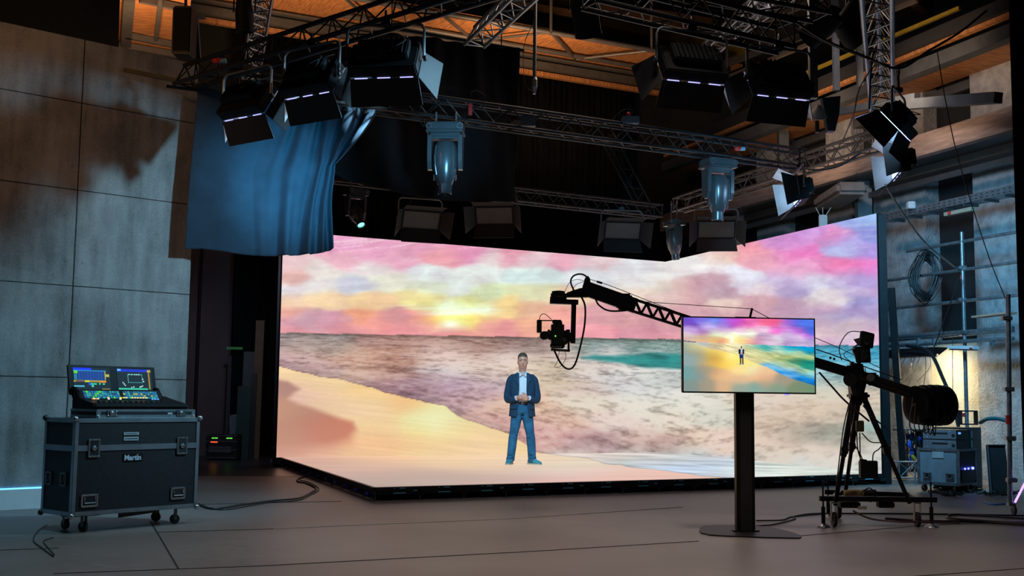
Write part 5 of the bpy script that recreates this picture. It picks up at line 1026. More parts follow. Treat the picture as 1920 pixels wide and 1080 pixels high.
MB().cham(tuple(at(1660, 946, 11.5)), (.16, .1, .06), .01).build('power_supply', M_black, jb); MB().box(tuple(at(1617, 952, 11.38)), (.085, .01, .035)).build('paper_label', mat('beige_label', (.45, .40, .34), .6), jb); MB().cham(tuple(at(1592, 946, 11.5)), (.2, .12, .06), .01).build('power_supply', M_black, jb)
jc([(1600, 958, 11.35), (1615, 966, 11.2), (1640, 974, 11.0), (1690, 978, 10.9), (1800, 980, 10.9)], .009, 'control_cable', M_cabler)
# camera in the head
cm = thing('film_camera', 'black film camera hanging in the crane head above the presenter', 'camera', at(1044, 656, 11.88))
cc = at(1045, 628, 11.88); b = MB(); b.cham(tuple(cc), (.135, .24, .25), .02); b.cham(tuple(cc+Vector((-.005, -.02, .135))), (.10, .12, .04), .01); b.cham(tuple(cc+Vector((.0, .0, -.115))), (.15, .2, .05), .01); b.build('body', M_black2, cm)
MB().rod(at(1024, 620, 11.86)+Vector((0, 0, -.02)), at(1036, 632, 11.86), .045, 14).build('viewfinder', M_black2, cm, smooth=True); MB().rod(at(1020, 629, 11.75), at(1024, 629, 11.95), .045, 16).build('matte_motor', M_black2, cm, smooth=True)
MB().cham(tuple(at(1011, 612, 11.88)), (.052, .10, .135), .006).build('on_board_monitor', M_black2, cm); MB().bar(at(1010, 601, 11.88), at(1040, 601, 11.88), .012, .012).build('monitor_arm', M_black2, cm)
MB().ring(spline([at(1011, 600, 11.88), at(1014, 591, 11.88), at(1022, 589, 11.88), at(1034, 599, 11.88)], 6), .004, 5).build('lead', M_cable, cm)
m = MB()
for i in range(4): m.rod(at(1036+i*5, 650, 11.74), at(1036+i*5, 650, 11.80), .012, 10)
m.build('connector', M_alud, cm); MB().ball(tuple(at(1041.5, 630, 11.745)), .006).build('tally_light', emat('green_led', (.2, 1, .1), 3), cm)
MB().rod(cc+Vector((0, .10, .0)), cc+Vector((0, .30, -.02)), .055, 18).build('lens', M_black2, cm, smooth=True)
m = MB(); m.ball(tuple(at(1058, 640, 11.8)), .04); m.rod(at(1052, 650, 11.8), at(1056, 612, 11.86), .008); m.build('focus_motor', M_black2, cm)
# operator monitors on the crane
def opmon(px, py, Y, rot, s, label):
    c = at(px, py, Y); M = Matrix.Translation(c) @ Matrix.Rotation(math.radians(rot), 4, 'Y') @ Matrix.Rotation(math.radians(35), 4, 'Z')
    o = thing('operator_monitor', label, 'monitor', M); MB().cham((0, 0, 0), (.20*s, .05, .17*s), .008, M).build('housing', M_black, o); MB().box((-.01, -.028, 0), (.12*s, .006, .12*s), M).build('rear_plate', M_tin, o)
    for i, (x, z) in enumerate(((-.03, .03), (.02, -.02), (-.02, -.04), (.03, .04))): MB().box((x, -.034, z), (.012, .008, .012), M).build('connector', M_alu, o)
    return o
opmon(1625, 637, 11.35, 8, .9, 'upper small black monitor on top of the crane column'); opmon(1618, 665, 11.3, -3, .95, 'lower small black monitor on top of the crane column')
MB().prism([(p.x, 11.3, p.z) for p in [at(a, b, 11.3) for a, b in ((1601, 636), (1618, 632), (1628, 646), (1610, 648))]], (0, .02, 0)).build('monitor_bracket', M_brown, jb)
MB().bar(at(1600, 654, 11.4), at(1614, 690, 11.5), .03, .03, (0, 1, 0)).build('monitor_post', M_jib, jb); jc([(1578, 676, 11.4), (1574, 650, 11.4), (1590, 624, 11.4), (1612, 622, 11.4), (1620, 624, 11.35)], .005, 'control_cable', M_cabler)
jc([(1600, 682, 11.4), (1582, 666, 11.4), (1595, 656, 11.4), (1616, 656, 11.35)], .004, 'control_cable'); MB().bar(at(1600, 652, 11.4), at(1614, 642, 11.35), .012, .012).build('monitor_bracket', M_brown, jb)
# ================================================================ BACK LEFT: gear beside the video wall
lk = gz(414, 863); rk = thing('amplifier_rack', 'black rack with green and red lights on the floor behind the flight case', 'rack', lk)
c = lk; MB().cham((c.x, c.y+.2, .26), (.60, .40, .46), .015).build('case', M_black2, rk); e = MB()
for z in (.47, .36, .20, .05): e.box((c.x, c.y-.006, z), (.60, .01, .014))
e.build('edge_trim', M_alud, rk)
for x, z, col in ((-.16, .42, 'g'), (-.10, .42, 'g'), (.12, .42, 'g'), (.18, .42, 'g'), (-.14, .345, 'r')):
    MB().box((c.x+x, c.y-.006, z), (.05 if col == 'g' else .13, .01, .02), None).build('indicator', bpy.data.materials.get('led_'+col) or emat('led_'+col, (.2, 1, .1) if col == 'g' else (1, .08, .03), .9 if col == 'g' else 2.0), rk)
for z in (.24, .17): MB().box((c.x-.02, c.y-.01, z), (.42, .02, .045)).build('front_panel', M_tin, rk)
sc_ = gz(441, 860)+Vector((0, .35, 0)); o = thing('silver_case', 'silver framed case standing behind the small rack', 'case', sc_)
MB().cham((sc_.x, sc_.y, .44), (.40, .12, .80), .01).build('body', mat('blue_grey_panel', (.10, .15, .19), .4), o); e = MB()
for x in (-.19, .19): e.box((sc_.x+x, sc_.y-.06, .44), (.03, .02, .82))
for z in (.05, .84): e.box((sc_.x, sc_.y-.06, z), (.4, .02, .03))
for x in (-.06, 0, .06): e.box((sc_.x+x, sc_.y-.062, .45), (.008, .01, .62))
e.build('frame', M_galv, o)
def board(px0, px1, y0, Y, m, label, h=None, lean=.1):
    y0 = y0
    a = at(px0, y0, Y); b = at(px1, y0, Y); o = MB().prism([(a.x, Y, 0), (b.x, Y, 0), (b.x, Y+lean, a.z), (a.x, Y+lean, a.z)], (0, .03, 0)).build('leaning_board', m); return tag(o, label, 'board', 'boards leaning beside the video wall')
board(478, 494, 600, 22.6, mat('ochre_board', (.11, .07, .03), .6), 'narrow ochre board leaning beside the video wall'); board(444, 472, 724, 22.7, mat('dark_green_board', (.015, .045, .04), .6), 'dark green board leaning behind the silver case'); board(455, 476, 659, 22.95, mat('grey_board', (.05, .06, .07), .6), 'tall grey board leaning left of the ochre board'); board(470, 480, 700, 22.5, M_black2, 'narrow black board between the green and ochre boards'); board(426, 440, 665, 23.1, mat('slate_board', (.03, .035, .045), .6), 'slate board leaning right of the brown door')
ex = at(440, 653, 22.9); tag(MB().box(tuple(ex), (.32, .03, .05)).build('exit_light', emat('dim_green_sign', (.03, .35, .12), .12)), 'dim green sign glowing in the dark behind the silver case', 'sign')
# cables on the floor
def fcab(label, pts, r, m=None, grp=None):
    P = [gz(*p)+Vector((0, 0, r+.002)) for p in pts]; return cable(label, P, r, m, 'floor_cable', 'cable', 8, grp or 'cables lying on the studio floor')
fcab('black cables winding over the floor from flight case to video floor', [(372, 947), (400, 956), (450, 949), (510, 941), (560, 936), (585, 924), (592, 917), (575, 908), (560, 905), (558, 900), (575, 893), (572, 888)], .011)
fcab('second thin cable beside the winding one at left', [(372, 949), (420, 957), (500, 944), (555, 940), (580, 930), (598, 918), (580, 906), (562, 901)], .007)
fcab('thin black cable curled on the floor left of the flight case', [(88, 985), (70, 998), (63, 1015), (80, 1030), (100, 1045)], .005); fcab('short thin cable on the floor under the flight case', [(100, 1009), (82, 1016), (88, 1026), (102, 1042)], .004)
fcab('black cable from the monitor stand to the crane dolly', [(1418, 978), (1465, 977), (1480, 972), (1510, 966), (1540, 964)], .008); fcab('second black cable curling out from the monitor base', [(1418, 988), (1450, 985), (1490, 975), (1490, 970), (1540, 965)], .007)
fcab('long black cable crossing the floor under the crane', [(1540, 965), (1640, 965), (1760, 966), (1925, 969)], .010)
fcab('red brown cable loop on the floor right of the crane', [(1925, 984), (1860, 980), (1800, 976), (1776, 972), (1790, 967), (1850, 970), (1925, 975)], .012, M_cabler); fcab('thick red brown cable running to the right edge', [(1660, 975), (1740, 980), (1830, 981), (1925, 987)], .014, M_cabler)
# ================================================================ RIGHT SIDE: scaffold and racks
sf = thing('scaffold', 'galvanised pipe scaffold along the right wall', 'scaffold', PR(1805, 880, .9))
def pipe(p, q, off=.9, r=.026, name='pipe', m=None, fix=None):
    a = PR(*p, off); b = PR(*q, off)
    if fix == 'h': z = (a.z+b.z)/2; a.z = b.z = z
    if fix == 'v': b = Vector((a.x, a.y, b.z))
    return MB().rod(a, b, r, 10).build(name, m or M_galv, sf, smooth=True)
a = PR(1803, 435, .9); MB().rod((a.x, a.y, 0), a, .030, 12).build('upright', M_galv, sf, smooth=True)
for p, q in (((1655, 529), (1930, 486)), ((1660, 580), (1930, 551)), ((1700, 466), (1930, 437))): pipe(p, q, .9, .026, fix='h')
for p, q in (((1665, 634), (1900, 614)), ((1668, 644), (1900, 640))): pipe(p, q, .95, .030, fix='h')
MB().bar(PR(1668, 636, .8), PR(1900, 617, .8), .05, .09).build('ledger', M_galv, sf)
for px in (1722, 1752, 1860): c = PR(px, 637, .95); MB().box((c.x, c.y, c.z-.04), (.05, .06, .12)).build('coupler', M_galv, sf)
for py in (502, 562, 625): c = PR(1803.5, py, .9); MB().cham((c.x, c.y, c.z), (.12, .12, .06), .01).build('coupler', M_galv, sf)
c = PR(1803.5, 519, .9); MB().lathe([(.033, -.035), (.033, .035)], 12, Matrix.Translation(c)).build('red_tape', M_red, sf); c = PR(1805, 778, .9); MB().lathe([(.034, -.03), (.034, .03)], 12, Matrix.Translation(c)).build('red_tape', M_red, sf)
pk = MB().prism([PR(1821, 596, .9), PR(1888, 588, .9), PR(1888, 588, .9)+WRN*.2, PR(1821, 596, .9)+WRN*.2], (0, 0, .03)); tag(pk.build('timber_plank', mat('raw_plank', (.45, .26, .18), .7)), 'short raw timber plank lying on the right scaffold', 'plank')
pc = gz(1898, 966); sp2 = thing('scaffold_pole', 'upright galvanised pole on a wheel at the right edge', 'scaffold pole', pc)
MB().rod((pc.x-.02, pc.y, .12), (at(1890, 552, pc.y).x, pc.y, at(1890, 552, pc.y).z), .027, 12).build('pole', M_galv, sp2, smooth=True)
tpz = at(1896, 787, pc.y); MB().lathe([(.031, -.05), (.031, .05)], 12, Matrix.Translation(Vector((pc.x-.01, pc.y, tpz.z)))).build('red_tape', M_red, sp2)
for py in (597, 730, 822, 900): z = at(1895, py, pc.y).z; MB().cham((pc.x, pc.y-.01, z), (.11, .08, .05), .008).build('coupler', M_galv, sp2)
MB().lathe([(.03, -.016), (.055, -.012), (.058, 0), (.055, .012), (.03, .016)], 18, Matrix.Translation((pc.x+.02, pc.y, .058)) @ Matrix.Rotation(math.pi/2, 4, 'Y')).build('castor', M_black2, sp2, smooth=True)
MB().box((pc.x-.01, pc.y, .12), (.08, .08, .03)).build('castor_plate', M_alu, sp2); lt0, lt1 = at(1903, 942, pc.y), at(1935, 880, pc.y-.1)
tag(MB().rod(lt0, lt1, .012).build('tube_light', emat('violet_tube', (.45, .25, 1.0), 2.5)), 'slanting violet glowing tube at the lower right edge', 'light tube')
# cable coil
ccl = thing('cable_coil', 'large coil of black cable hanging on the right wall scaffold', 'cable coil', PR(1735, 520, 1.0)); c = PR(1735, 518, 1.0); random.seed(11); mb = MB()
for i in range(26):
    w = random.uniform(.13, .25); h = random.uniform(.30, .42); ox = random.uniform(-.03, .03); oz = random.uniform(-.06, .05); oy = random.uniform(-.08, .08)
    pts = [(c.x+ox+w*math.sin(a)*(1+.15*math.sin(2*a)), c.y+oy+.02*math.sin(3*a), c.z+oz+h*math.cos(a)) for a in [k*2*math.pi/22 for k in range(23)]]; mb.ring(pts, .009, 5)
mb.build('cable_loops', M_cable, ccl, smooth=True)
# fluorescent fitting and black hood lamp
fl = thing('strip_light', 'white strip light fitting clamped across the right scaffold pole', 'strip light', PR(1806, 651, 1.1)); a, b = PR(1782, 651, 1.1), PR(1830, 652, 1.1)
MB().bar(a, b, .12, .05).build('housing', M_white, fl); MB().bar(a+Vector((0, 0, -.035)), b+Vector((0, 0, -.035)), .05, .02).build('tube', M_alu, fl); c = PR(1820, 653, 1.18); MB().box(tuple(c), (.04, .02, .02)).build('red_mark', M_red, fl)
HL = thing('hooded_lamp', 'black hooded lamp giving warm light on the right wall plaster', 'lamp', PR(1710, 660, .9)); a, b = PR(1670, 664, .8), PR(1752, 664, .8); z = (a.z+b.z)/2; a.z = b.z = z
MB().prism([tuple(a+Vector((0, 0, .10))), tuple(b+Vector((0, 0, .10))), tuple(b+Vector((0, 0, -.06))-WRN*.25), tuple(a+Vector((0, 0, -.06))-WRN*.25)], WRN*.3).build('hood', M_black, HL)
MB().bar(a+Vector((0, 0, -.03))+WRN*.06, b+Vector((0, 0, -.03))+WRN*.06, .04, .03).build('tube', emat('warm_tube', (1, .86, .62), 9.0), HL)
lc = (a+b)/2+WRN*.10+Vector((0, 0, -.10)); lamp('AREA', tuple(lc), tuple(lc+WRN*.35+Vector((0, 0, -.9))), 34, (1, .84, .56), .12, sy=.9)
for k in range(9):
    x = 1680+k*9; p = PR(x, 672, .7); 
cable('thick black cable bundle curving down from hooded lamp to the racks', [PR(1700, 648, 1.1), PR(1742, 660, 1.15), PR(1768, 710, 1.2), PR(1788, 760, 1.2), PR(1797, 800, 1.2)], .030)
random.seed(4)
for k in range(7):
    x0 = 1690+k*9; cable('thin wires dangling under the hooded lamp on the right wall', [PR(x0, 668, .9), PR(x0-8+random.uniform(-6, 10), 690, .8), PR(x0-22+random.uniform(-10, 25), 718+random.uniform(-6, 8), .8)], .005, group='wires dangling under the hooded lamp')
cable('long black cable hanging from the scaffold to the hooded lamp', [PR(1800, 515, 1.1), PR(1785, 560, 1.1), PR(1765, 615, 1.1), PR(1750, 655, 1.1)], .010); cable('thin wire hanging beside the scaffold pole', [PR(1786, 625, 1.1), PR(1786, 700, 1.1), PR(1787, 770, 1.1)], .005)
# racks
rc = gz(1799, 926); RM = Matrix.Translation((rc.x, rc.y, 0)) @ Matrix.Rotation(math.radians(47), 4, 'Z')   # corner nearest us; local x goes right-back, y goes left-back
r1 = thing('rack_case', 'silver edged grey flight case with open rack side at right', 'flight case', RM); RB = .12; RH = .47
def bx_(parent, name, x0, x1, y0, y1, z0, z1, m, b=.006): return MB().cham(((x0+x1)/2, (y0+y1)/2, (z0+z1)/2), (x1-x0, y1-y0, z1-z0), b, RM).build(name, m, parent)
M_gp = mat('grey_blue_laminate', (.30, .38, .43), .5)
bx_(r1, 'body', 0.0, .62, .01, .56, RB, RB+RH, M_black2); bx_(r1, 'side_panel', -.006, .006, .03, .55, RB+.02, RB+RH-.02, M_gp, .002)
e = MB()
for y in (0.0, .56): e.box((-.008, y, RB+RH/2), (.02, .04, RH), RM)
for z in (RB, RB+RH): e.box((-.008, .28, z), (.02, .58, .035), RM)
for x in (0, .62): e.box((x, -.0, RB+RH/2), (.02, .012, RH), RM)
for z in (RB, RB+RH): e.box((.31, 0, z), (.64, .012, .03), RM)
e.build('edge_trim', M_galv, r1)
XM = RM @ Matrix(((0, 1, 0, 0), (1, 0, 0, 0), (0, 0, 1, 0), (0, 0, 0, 1)))
for y in (.12, .44): handle(r1, y, RB+.10, XM, .12, .10, -.010, M_galv)
MB().box((-.012, .28, RB+RH-.07), (.006, .16, .09), RM).build('paper_label', mat('white_label', (.5, .6, .62), .6), r1)
bx_(r1, 'rack_opening', .05, .56, -.004, .02, RB+.04, RB+RH-.04, mat('rack_inside', (.03, .028, .025), .6), .002)
bx_(r1, 'power_amplifier', .06, .55, -.02, .05, RB+.04, RB+.20, M_black2, .004)
E_bl = emat('blue_indicator', (.08, .10, 1.0), 8.0)
for x in (.16, .28, .44): MB().ball((x, -.024, RB+.215), .014 if x < .4 else .02, RM, 10).build('indicator', E_bl, r1)
for x, y in ((.06, .06), (.06, .50), (.56, .06)): castor(r1, x, y, RM, .05, RB, .4)
for k, z0_ in enumerate((RB+RH+.004, RB+RH+.144)):
    am = thing('rack_amplifier', ['lower grey sided amplifier stacked on the right flight case', 'upper grey sided amplifier stacked on the right flight case'][k], 'amplifier', RM @ Matrix.Translation((.02, .03, z0_)))
    bx_(am, 'chassis', .02, .60, .02, .50, z0_, z0_+.135, M_black2); bx_(am, 'side_panel', .012, .022, .03, .50, z0_+.004, z0_+.131, mat('grey_sheet', (.20, .20, .22), .5) if k == 0 else bpy.data.materials['grey_sheet'], .002)
    MB().box((.010, .26, z0_+.085), (.004, .22, .022), RM).build('slot_handle', M_dark, am); MB().lathe([(.022, 0), (.022, .004)], 14, RM @ Matrix.Translation((.012, .07, z0_+.06)) @ Matrix.Rotation(-math.pi/2, 4, 'Y')).build('cable_port', M_dark, am)
    for y, zz in ((.44, .11), (.44, .03), (.12, .11), (.12, .03)): MB().ball((.012, y, z0_+zz), .007, RM, 8).build('screw', M_alu, am)
    if k: MB().box((.10, .016, z0_+.09), (.08, .004, .025), RM).build('indicator', emat('blue_display', (.15, .35, 1), 1.4), am)
    MB().box((.52, .010, z0_+.07), (.008, .02, .10), RM).build('front_handle', M_alud, am)
r2 = thing('rack_case', 'black rack with blue display right of the grey amplifiers', 'rack', RM @ Matrix.Translation((.72, .25, 0))); bx_(r2, 'body', .70, 1.25, .15, .65, .02, .89, M_black2); MB().box((.80, .145, .80), (.08, .008, .03), RM).build('display', bpy.data.materials['blue_display'], r2)
for z in (.25, .42, .58, .74): MB().box((.97, .145, z), (.5, .008, .008), RM).build('panel_gap', M_tin, r2)
pf = thing('framed_panel', 'black framed panel leaning between rack and scaffold pole', 'panel', gz(1872, 925)); a = gz(1858, 925); b = gz(1896, 926); 
MB().prism([(a.x, a.y, 0), (b.x, b.y, 0), (b.x, b.y+.15, .66), (a.x+.03, a.y+.15, .66)], (0, .05, 0)).build('board', M_black2, pf); e = MB(); e.ring([(a.x, a.y-.02, .02), (a.x+.03, a.y+.13, .66), (b.x, b.y+.13, .66)], .015, 4); e.build('frame', M_tin, pf)
hs = thing('instrument_case', 'small open black case standing on the racks by the pole', 'case', PR(1815, 800, 1.3)); c = PR(1815, 783, 1.2); e = MB(); 
for a, b, w, h in ((0, .10, .26, .02), (0, -.10, .26, .02), (-.12, 0, .02, .2), (.12, 0, .02, .2)): e.box((c.x+a, c.y, c.z+b), (w, .12, h))
e.build('frame', M_black2, hs); 
cable('teal cable bundle lying over the racks on the right', [PR(1838, 792, 1.5), PR(1850, 786, 1.6), PR(1870, 785, 1.6), PR(1892, 790, 1.6)], .03, mat('teal_cable', (.02, .12, .14), .5)) 
# patch area: coloured plugs and cables left of the racks
shf = PR(1715, 806, 1.3); tag(MB().bar(PR(1688, 806, 1.3), PR(1755, 806, 1.3), .3, .02).build('steel_shelf', M_galv), 'thin steel shelf above the coloured plugs at right', 'shelf')
random.seed(21); cols = [(M_blue, 'blue', 22), (M_green, 'green', 9), (M_red, 'red', 3), (M_yellow, 'yellow', 3)]
for m_, nm, cnt in cols:
    for k in range(cnt):
        px = random.uniform(1702, 1750); py = random.uniform(815, 862) if nm != 'green' else random.choice((random.uniform(814, 826), random.uniform(850, 872))); c = PR(px, py, 1.1+random.uniform(0, .25))
        M = Matrix.Translation(c) @ Euler((random.uniform(-.6, .6), random.uniform(-.6, .6), random.uniform(0, 3))).to_matrix().to_4x4(); o = MB().lathe([(.02, -.05), (.03, -.02), (.03, .03), (.018, .05)], 10, M).build('power_plug', m_, smooth=True)
        tag(o, '%s power plug hanging in the tangle left of the amplifiers' % nm, 'plug', '%s power plugs in the tangle at right' % nm)
mb = MB()
for k in range(40):
    px = random.uniform(1696, 1755); p = [PR(px, 808, 1.2), PR(px+random.uniform(-6, 6), 830, 1.2+random.uniform(0, .2)), PR(px+random.uniform(-12, 12), 855, 1.2), PR(px+random.uniform(-18, 18), 885, 1.1)]; mb.ring(spline(p, 4), .008, 4)
o = mb.build('cable_tangle', mat('dark_cable_tangle', (.01, .014, .02), .5)); tag(o, 'dense tangle of dark cables left of the silver edged case', 'cables', kind='stuff')
mb = MB()
for k in range(24):
    c = gz(random.uniform(1750, 1900), random.uniform(918, 934))+Vector((0, 0, .012)); R = random.uniform(.05, .16); mb.ring([(c.x+R*math.cos(a)*random.uniform(.9, 1.1), c.y+R*math.sin(a)*.8, c.z+random.uniform(0, .04)) for a in [i*.5 for i in range(13)]], .008, 4)
tag(mb.build('cable_heap', M_cable), 'heap of dark cables on the floor under the right racks', 'cables', kind='stuff')
ft = thing('small_frame', 'small pale steel frame standing left of the silver edged case', 'frame', gz(1702, 908)); ym = gz(1702, 908).y; X0, X1 = at(1686, 890, ym).x, at(1716, 890, ym).x; zt_, zb_ = at(1702, 866, ym).z, at(1702, 896, ym).z; e = MB()
for x in (X0, X1): e.rod((x, ym, 0.0), (x, ym, zt_), .012)
for z in (zt_, zb_): e.rod((X0-.08, ym, z), (X1+.08, ym, z), .012)
e.rod((X0, ym, zb_), (X1, ym, zt_), .005); e.rod((X0, ym, zt_), (X1, ym, zb_), .005); e.build('frame', M_galv, ft)
cable('bright blue cable lying on the floor right of the silver case', [gz(1845, 942)+Vector((0, 0, .01)), gz(1860, 947)+Vector((0, 0, .01)), gz(1885, 946)+Vector((0, 0, .01)), gz(1894, 943)+Vector((0, 0, .01))], .012, mat('bright_blue_cable', (.03, .22, .6), .5), 'floor_cable')
# small white box and antennas above right screen
wb_ = thing('wireless_receiver', 'white box with antennas above the top edge of the right screen', 'receiver', at(1542, 412, 19.2)); c = at(1543, 415, 19.2); MB().cham(tuple(c), (.14, .06, .22), .01).build('housing', M_white, wb_)
for dx, tx in ((-.05, -.12), (0, 0), (.05, .14)): MB().rod(c+Vector((dx, 0, .1)), c+Vector((tx, 0, .24)), .006, 6).build('antenna', M_white, wb_)
c = at(1716, 385, 17.0); o = MB().cham(tuple(PR(1708, 385, .95)), (.12, .12, .12), .01).build('sensor_box', M_white); tag(o, 'small white box standing on the perforated cable tray', 'box')
cl = PR(1795, 398, 1.0); o = thing('emergency_lamp', 'small lamp with red mark hanging under the cable tray', 'lamp', cl); MB().bar(cl-DR*.25, cl+DR*.35, .1, .06).build('housing', mat('beige_lamp', (.35, .30, .22), .5), o); MB().box(tuple(cl-WRN*.06-DR*.1), (.07, .02, .05)).build('red_mark', M_red, o)
# ================================================================ PRESENTER
MX, MY, MZ = .190, 18.693, .164
PM = Matrix.Translation((MX, MY, MZ)) @ Matrix.Rotation(math.radians(2), 4, 'Z')
pr = thing('person', 'person in navy blazer, white shirt and jeans standing with hands clasped', 'person', PM)
def loft(mb, secs, n=20, M=PM):      # sections: centre, half width vector a, half depth vector b
    vs = []; fs = []
    for c, a, b in secs:
        c, a, b = Vector(c), Vector(a), Vector(b)
        for k in range(n):
            t = 2*math.pi*k/n; ct, st = math.cos(t), math.sin(t); e = .85
            ct = math.copysign(abs(ct)**e, ct); st = math.copysign(abs(st)**e, st); vs.append(c+a*ct+b*st)
    N = len(secs)
    for i in range(N-1):
        for k in range(n): k2 = (k+1) % n; fs.append((i*n+k, i*n+k2, (i+1)*n+k2, (i+1)*n+k))
    fs.append(tuple(range(n-1, -1, -1))); fs.append(tuple((N-1)*n+k for k in range(n))); mb.add(vs, fs, M)
def zsec(mb, rows, n=20, M=PM): loft(mb, [((x, y, z), (w, 0, 0), (0, d, 0)) for x, y, z, w, d in rows], n, M)
def limb(mb, pts, rs, n=14, M=PM, sq=None): mb.ring(spline(pts, 6), list(np.interp(np.linspace(0, len(pts)-1, (len(pts)-1)*6+1), range(len(pts)), rs)), n, M)
def remesh(o, vox, sm=4, it=1):
    bm = bmesh.new(); bm.from_mesh(o.data); bmesh.ops.recalc_face_normals(bm, faces=bm.faces[:]); bm.to_mesh(o.data); bm.free()
    md = o.modifiers.new('fuse', 'REMESH'); md.mode = 'VOXEL'; md.voxel_size = vox; md.use_smooth_shade = True
    if sm: m2 = o.modifiers.new('soft', 'SMOOTH'); m2.factor = .5; m2.iterations = sm
    return o
M_skin = mat('skin', (.52, .26, .19), .55, var=.08, scale=20); M_hair = mat('short_brown_hair', (.05, .035, .025), .7, var=.3, scale=80)
M_blz = mat('navy_wool', (.012, .042, .085), .8, var=.12, scale=30, spec=.2); M_shirt = mat('pale_blue_shirt', (.55, .66, .78), .7, var=.05); M_jean = mat('blue_denim', (.018, .10, .20), .8, var=.35, scale=9, spec=.2); M_shoe = mat('teal_suede', (.03, .22, .30), .7); M_sole = mat('pale_sole', (.45, .40, .33), .6); M_belt = mat('brown_belt', (.05, .02, .015), .5)
S = 1.82/1.82
# body: head, neck, trunk, arms, hands and legs as one surface
b = MB()
zsec(b, [(0, .005, 1.535, .055, .058), (0, .0, 1.575, .066, .078), (0, -.012, 1.61, .071, .092), (0, -.012, 1.65, .075, .098), (0, -.008, 1.69, .077, .100), (0, 0, 1.74, .076, .098), (0, .008, 1.785, .066, .084), (0, .012, 1.812, .038, .05)], 24)
zsec(b, [(0, -.055, 1.575, .030, .035), (0, -.060, 1.595, .036, .035), (0, -.05, 1.62, .03, .03)])    # chin and jaw
b.prism([(-.012, -.095, 1.635), (.012, -.095, 1.635), (.016, -.10, 1.648), (.006, -.10, 1.69), (-.006, -.10, 1.69), (-.016, -.10, 1.648)], (0, -.020, -.002), PM)
b.ball((0, -.118, 1.648), .014, PM, 10); zsec(b, [(0, -.095, 1.700, .058, .012), (0, -.098, 1.712, .060, .014)])     # nose, brow
b.ball((0, -.100, 1.622), .022, PM, 10, (1.1, .5, .30)); b.ball((0, -.100, 1.611), .020, PM, 10, (1, .5, .3))
for s in (-1, 1): b.ball((s*.080, .008, 1.665), .030, PM, 12, (.35, .6, 1)); b.ball((s*.045, -.085, 1.645), .022, PM, 10, (1, .6, 1))
zsec(b, [(0, .015, 1.42, .075, .07), (0, .012, 1.50, .060, .062), (0, .008, 1.56, .057, .062)])
zsec(b, [(0, .01, .92, .14, .095), (0, .01, 1.05, .14, .09), (0, .01, 1.2, .15, .10), (0, .015, 1.34, .165, .105), (0, .02, 1.44, .13, .08), (0, .015, 1.47, .08, .07)])
for s, hx in ((-1, -.02), (1, .02)):
    limb(b, [(s*.16, .02, 1.41), (s*.228, .025, 1.16), (s*.215, -.03, 1.065), (s*.14, -.14, 1.075), (s*.058, -.20, 1.092)], [.042, .036, .034, .032, .027])
    limb(b, [(s*.085, .01, .95), (s*.13, .0, .52), (s*.165, .02, .10)], [.08, .055, .045])
# hands: right hand (image left) lies palm up, the left one closes over it
def hand(mb, base, side):
    B = Vector(base); x = -side      # fingers run to the other side
    loft(mb, [(B, (0, 0, .026), (0, .020, 0)), (B+Vector((x*.03, -.008, .004)), (0, 0, .038), (0, .016, 0)), (B+Vector((x*.075, -.012, .004)), (0, 0, .040), (0, .014, 0)), (B+Vector((x*.088, -.012, .004)), (0, 0, .034), (0, .011, 0))], 12)
    for i, (dz, L) in enumerate(((.030, .070), (.012, .078), (-.008, .072), (-.026, .056))):
        p = B+Vector((x*.080, -.014, dz)); limb(mb, [p, p+Vector((x*L*.5, -.014-.002*i, -.004)), p+Vector((x*L*.85, .002, -.012)), p+Vector((x*L*.95, .014, -.022))], [.0095, .009, .0085, .007], 8)
    p = B+Vector((x*.03, -.012, .034)); limb(mb, [p, p+Vector((x*.03, -.018, .024)), p+Vector((x*.062, -.016, .026))], [.012, .010, .008], 8)
hand(b, (-.060, -.205, 1.080), -1); hand(b, (.068, -.222, 1.105), 1)
bo = b.build('body', M_skin, pr, smooth=True); remesh(bo, .0055, 2)
# face details
for s in (-1, 1):
    MB().ball((s*.030, -.094, 1.684), .0115, PM, 10, (1.2, .5, .7)).build('eye', mat('eye_white', (.55, .50, .48), .3) if s < 0 else bpy.data.materials['eye_white'], pr, smooth=True)
    MB().ball((s*.030, -.1005, 1.684), .0052, PM, 8, (1, .4, 1)).build('iris', mat('dark_iris', (.02, .03, .04), .2) if s < 0 else bpy.data.materials['dark_iris'], pr, smooth=True)
    MB().ring([PM @ Vector(p) for p in ((s*.012, -.108, 1.702), (s*.030, -.112, 1.708), (s*.050, -.100, 1.700))], .0045, 6).build('eyebrow', M_hair, pr)
MB().ring([PM @ Vector(p) for p in ((-.024, -.102, 1.616), (0, -.113, 1.617), (.024, -.102, 1.616))], .0032, 6).build('mouth', mat('lip_red', (.30, .08, .07), .5), pr)
h = MB(); zsec(h, [(0, .04, 1.655, .074, .070), (0, .034, 1.69, .081, .082), (0, .022, 1.73, .083, .098), (0, .012, 1.765, .080, .102), (0, .006, 1.80, .066, .090), (0, .006, 1.826, .035, .05)], 24); h.ball((0, -.062, 1.775), .05, PM, 12, (1.2, .55, .5)); remesh(h.build('hair', M_hair, pr, smooth=True), .007, 2)
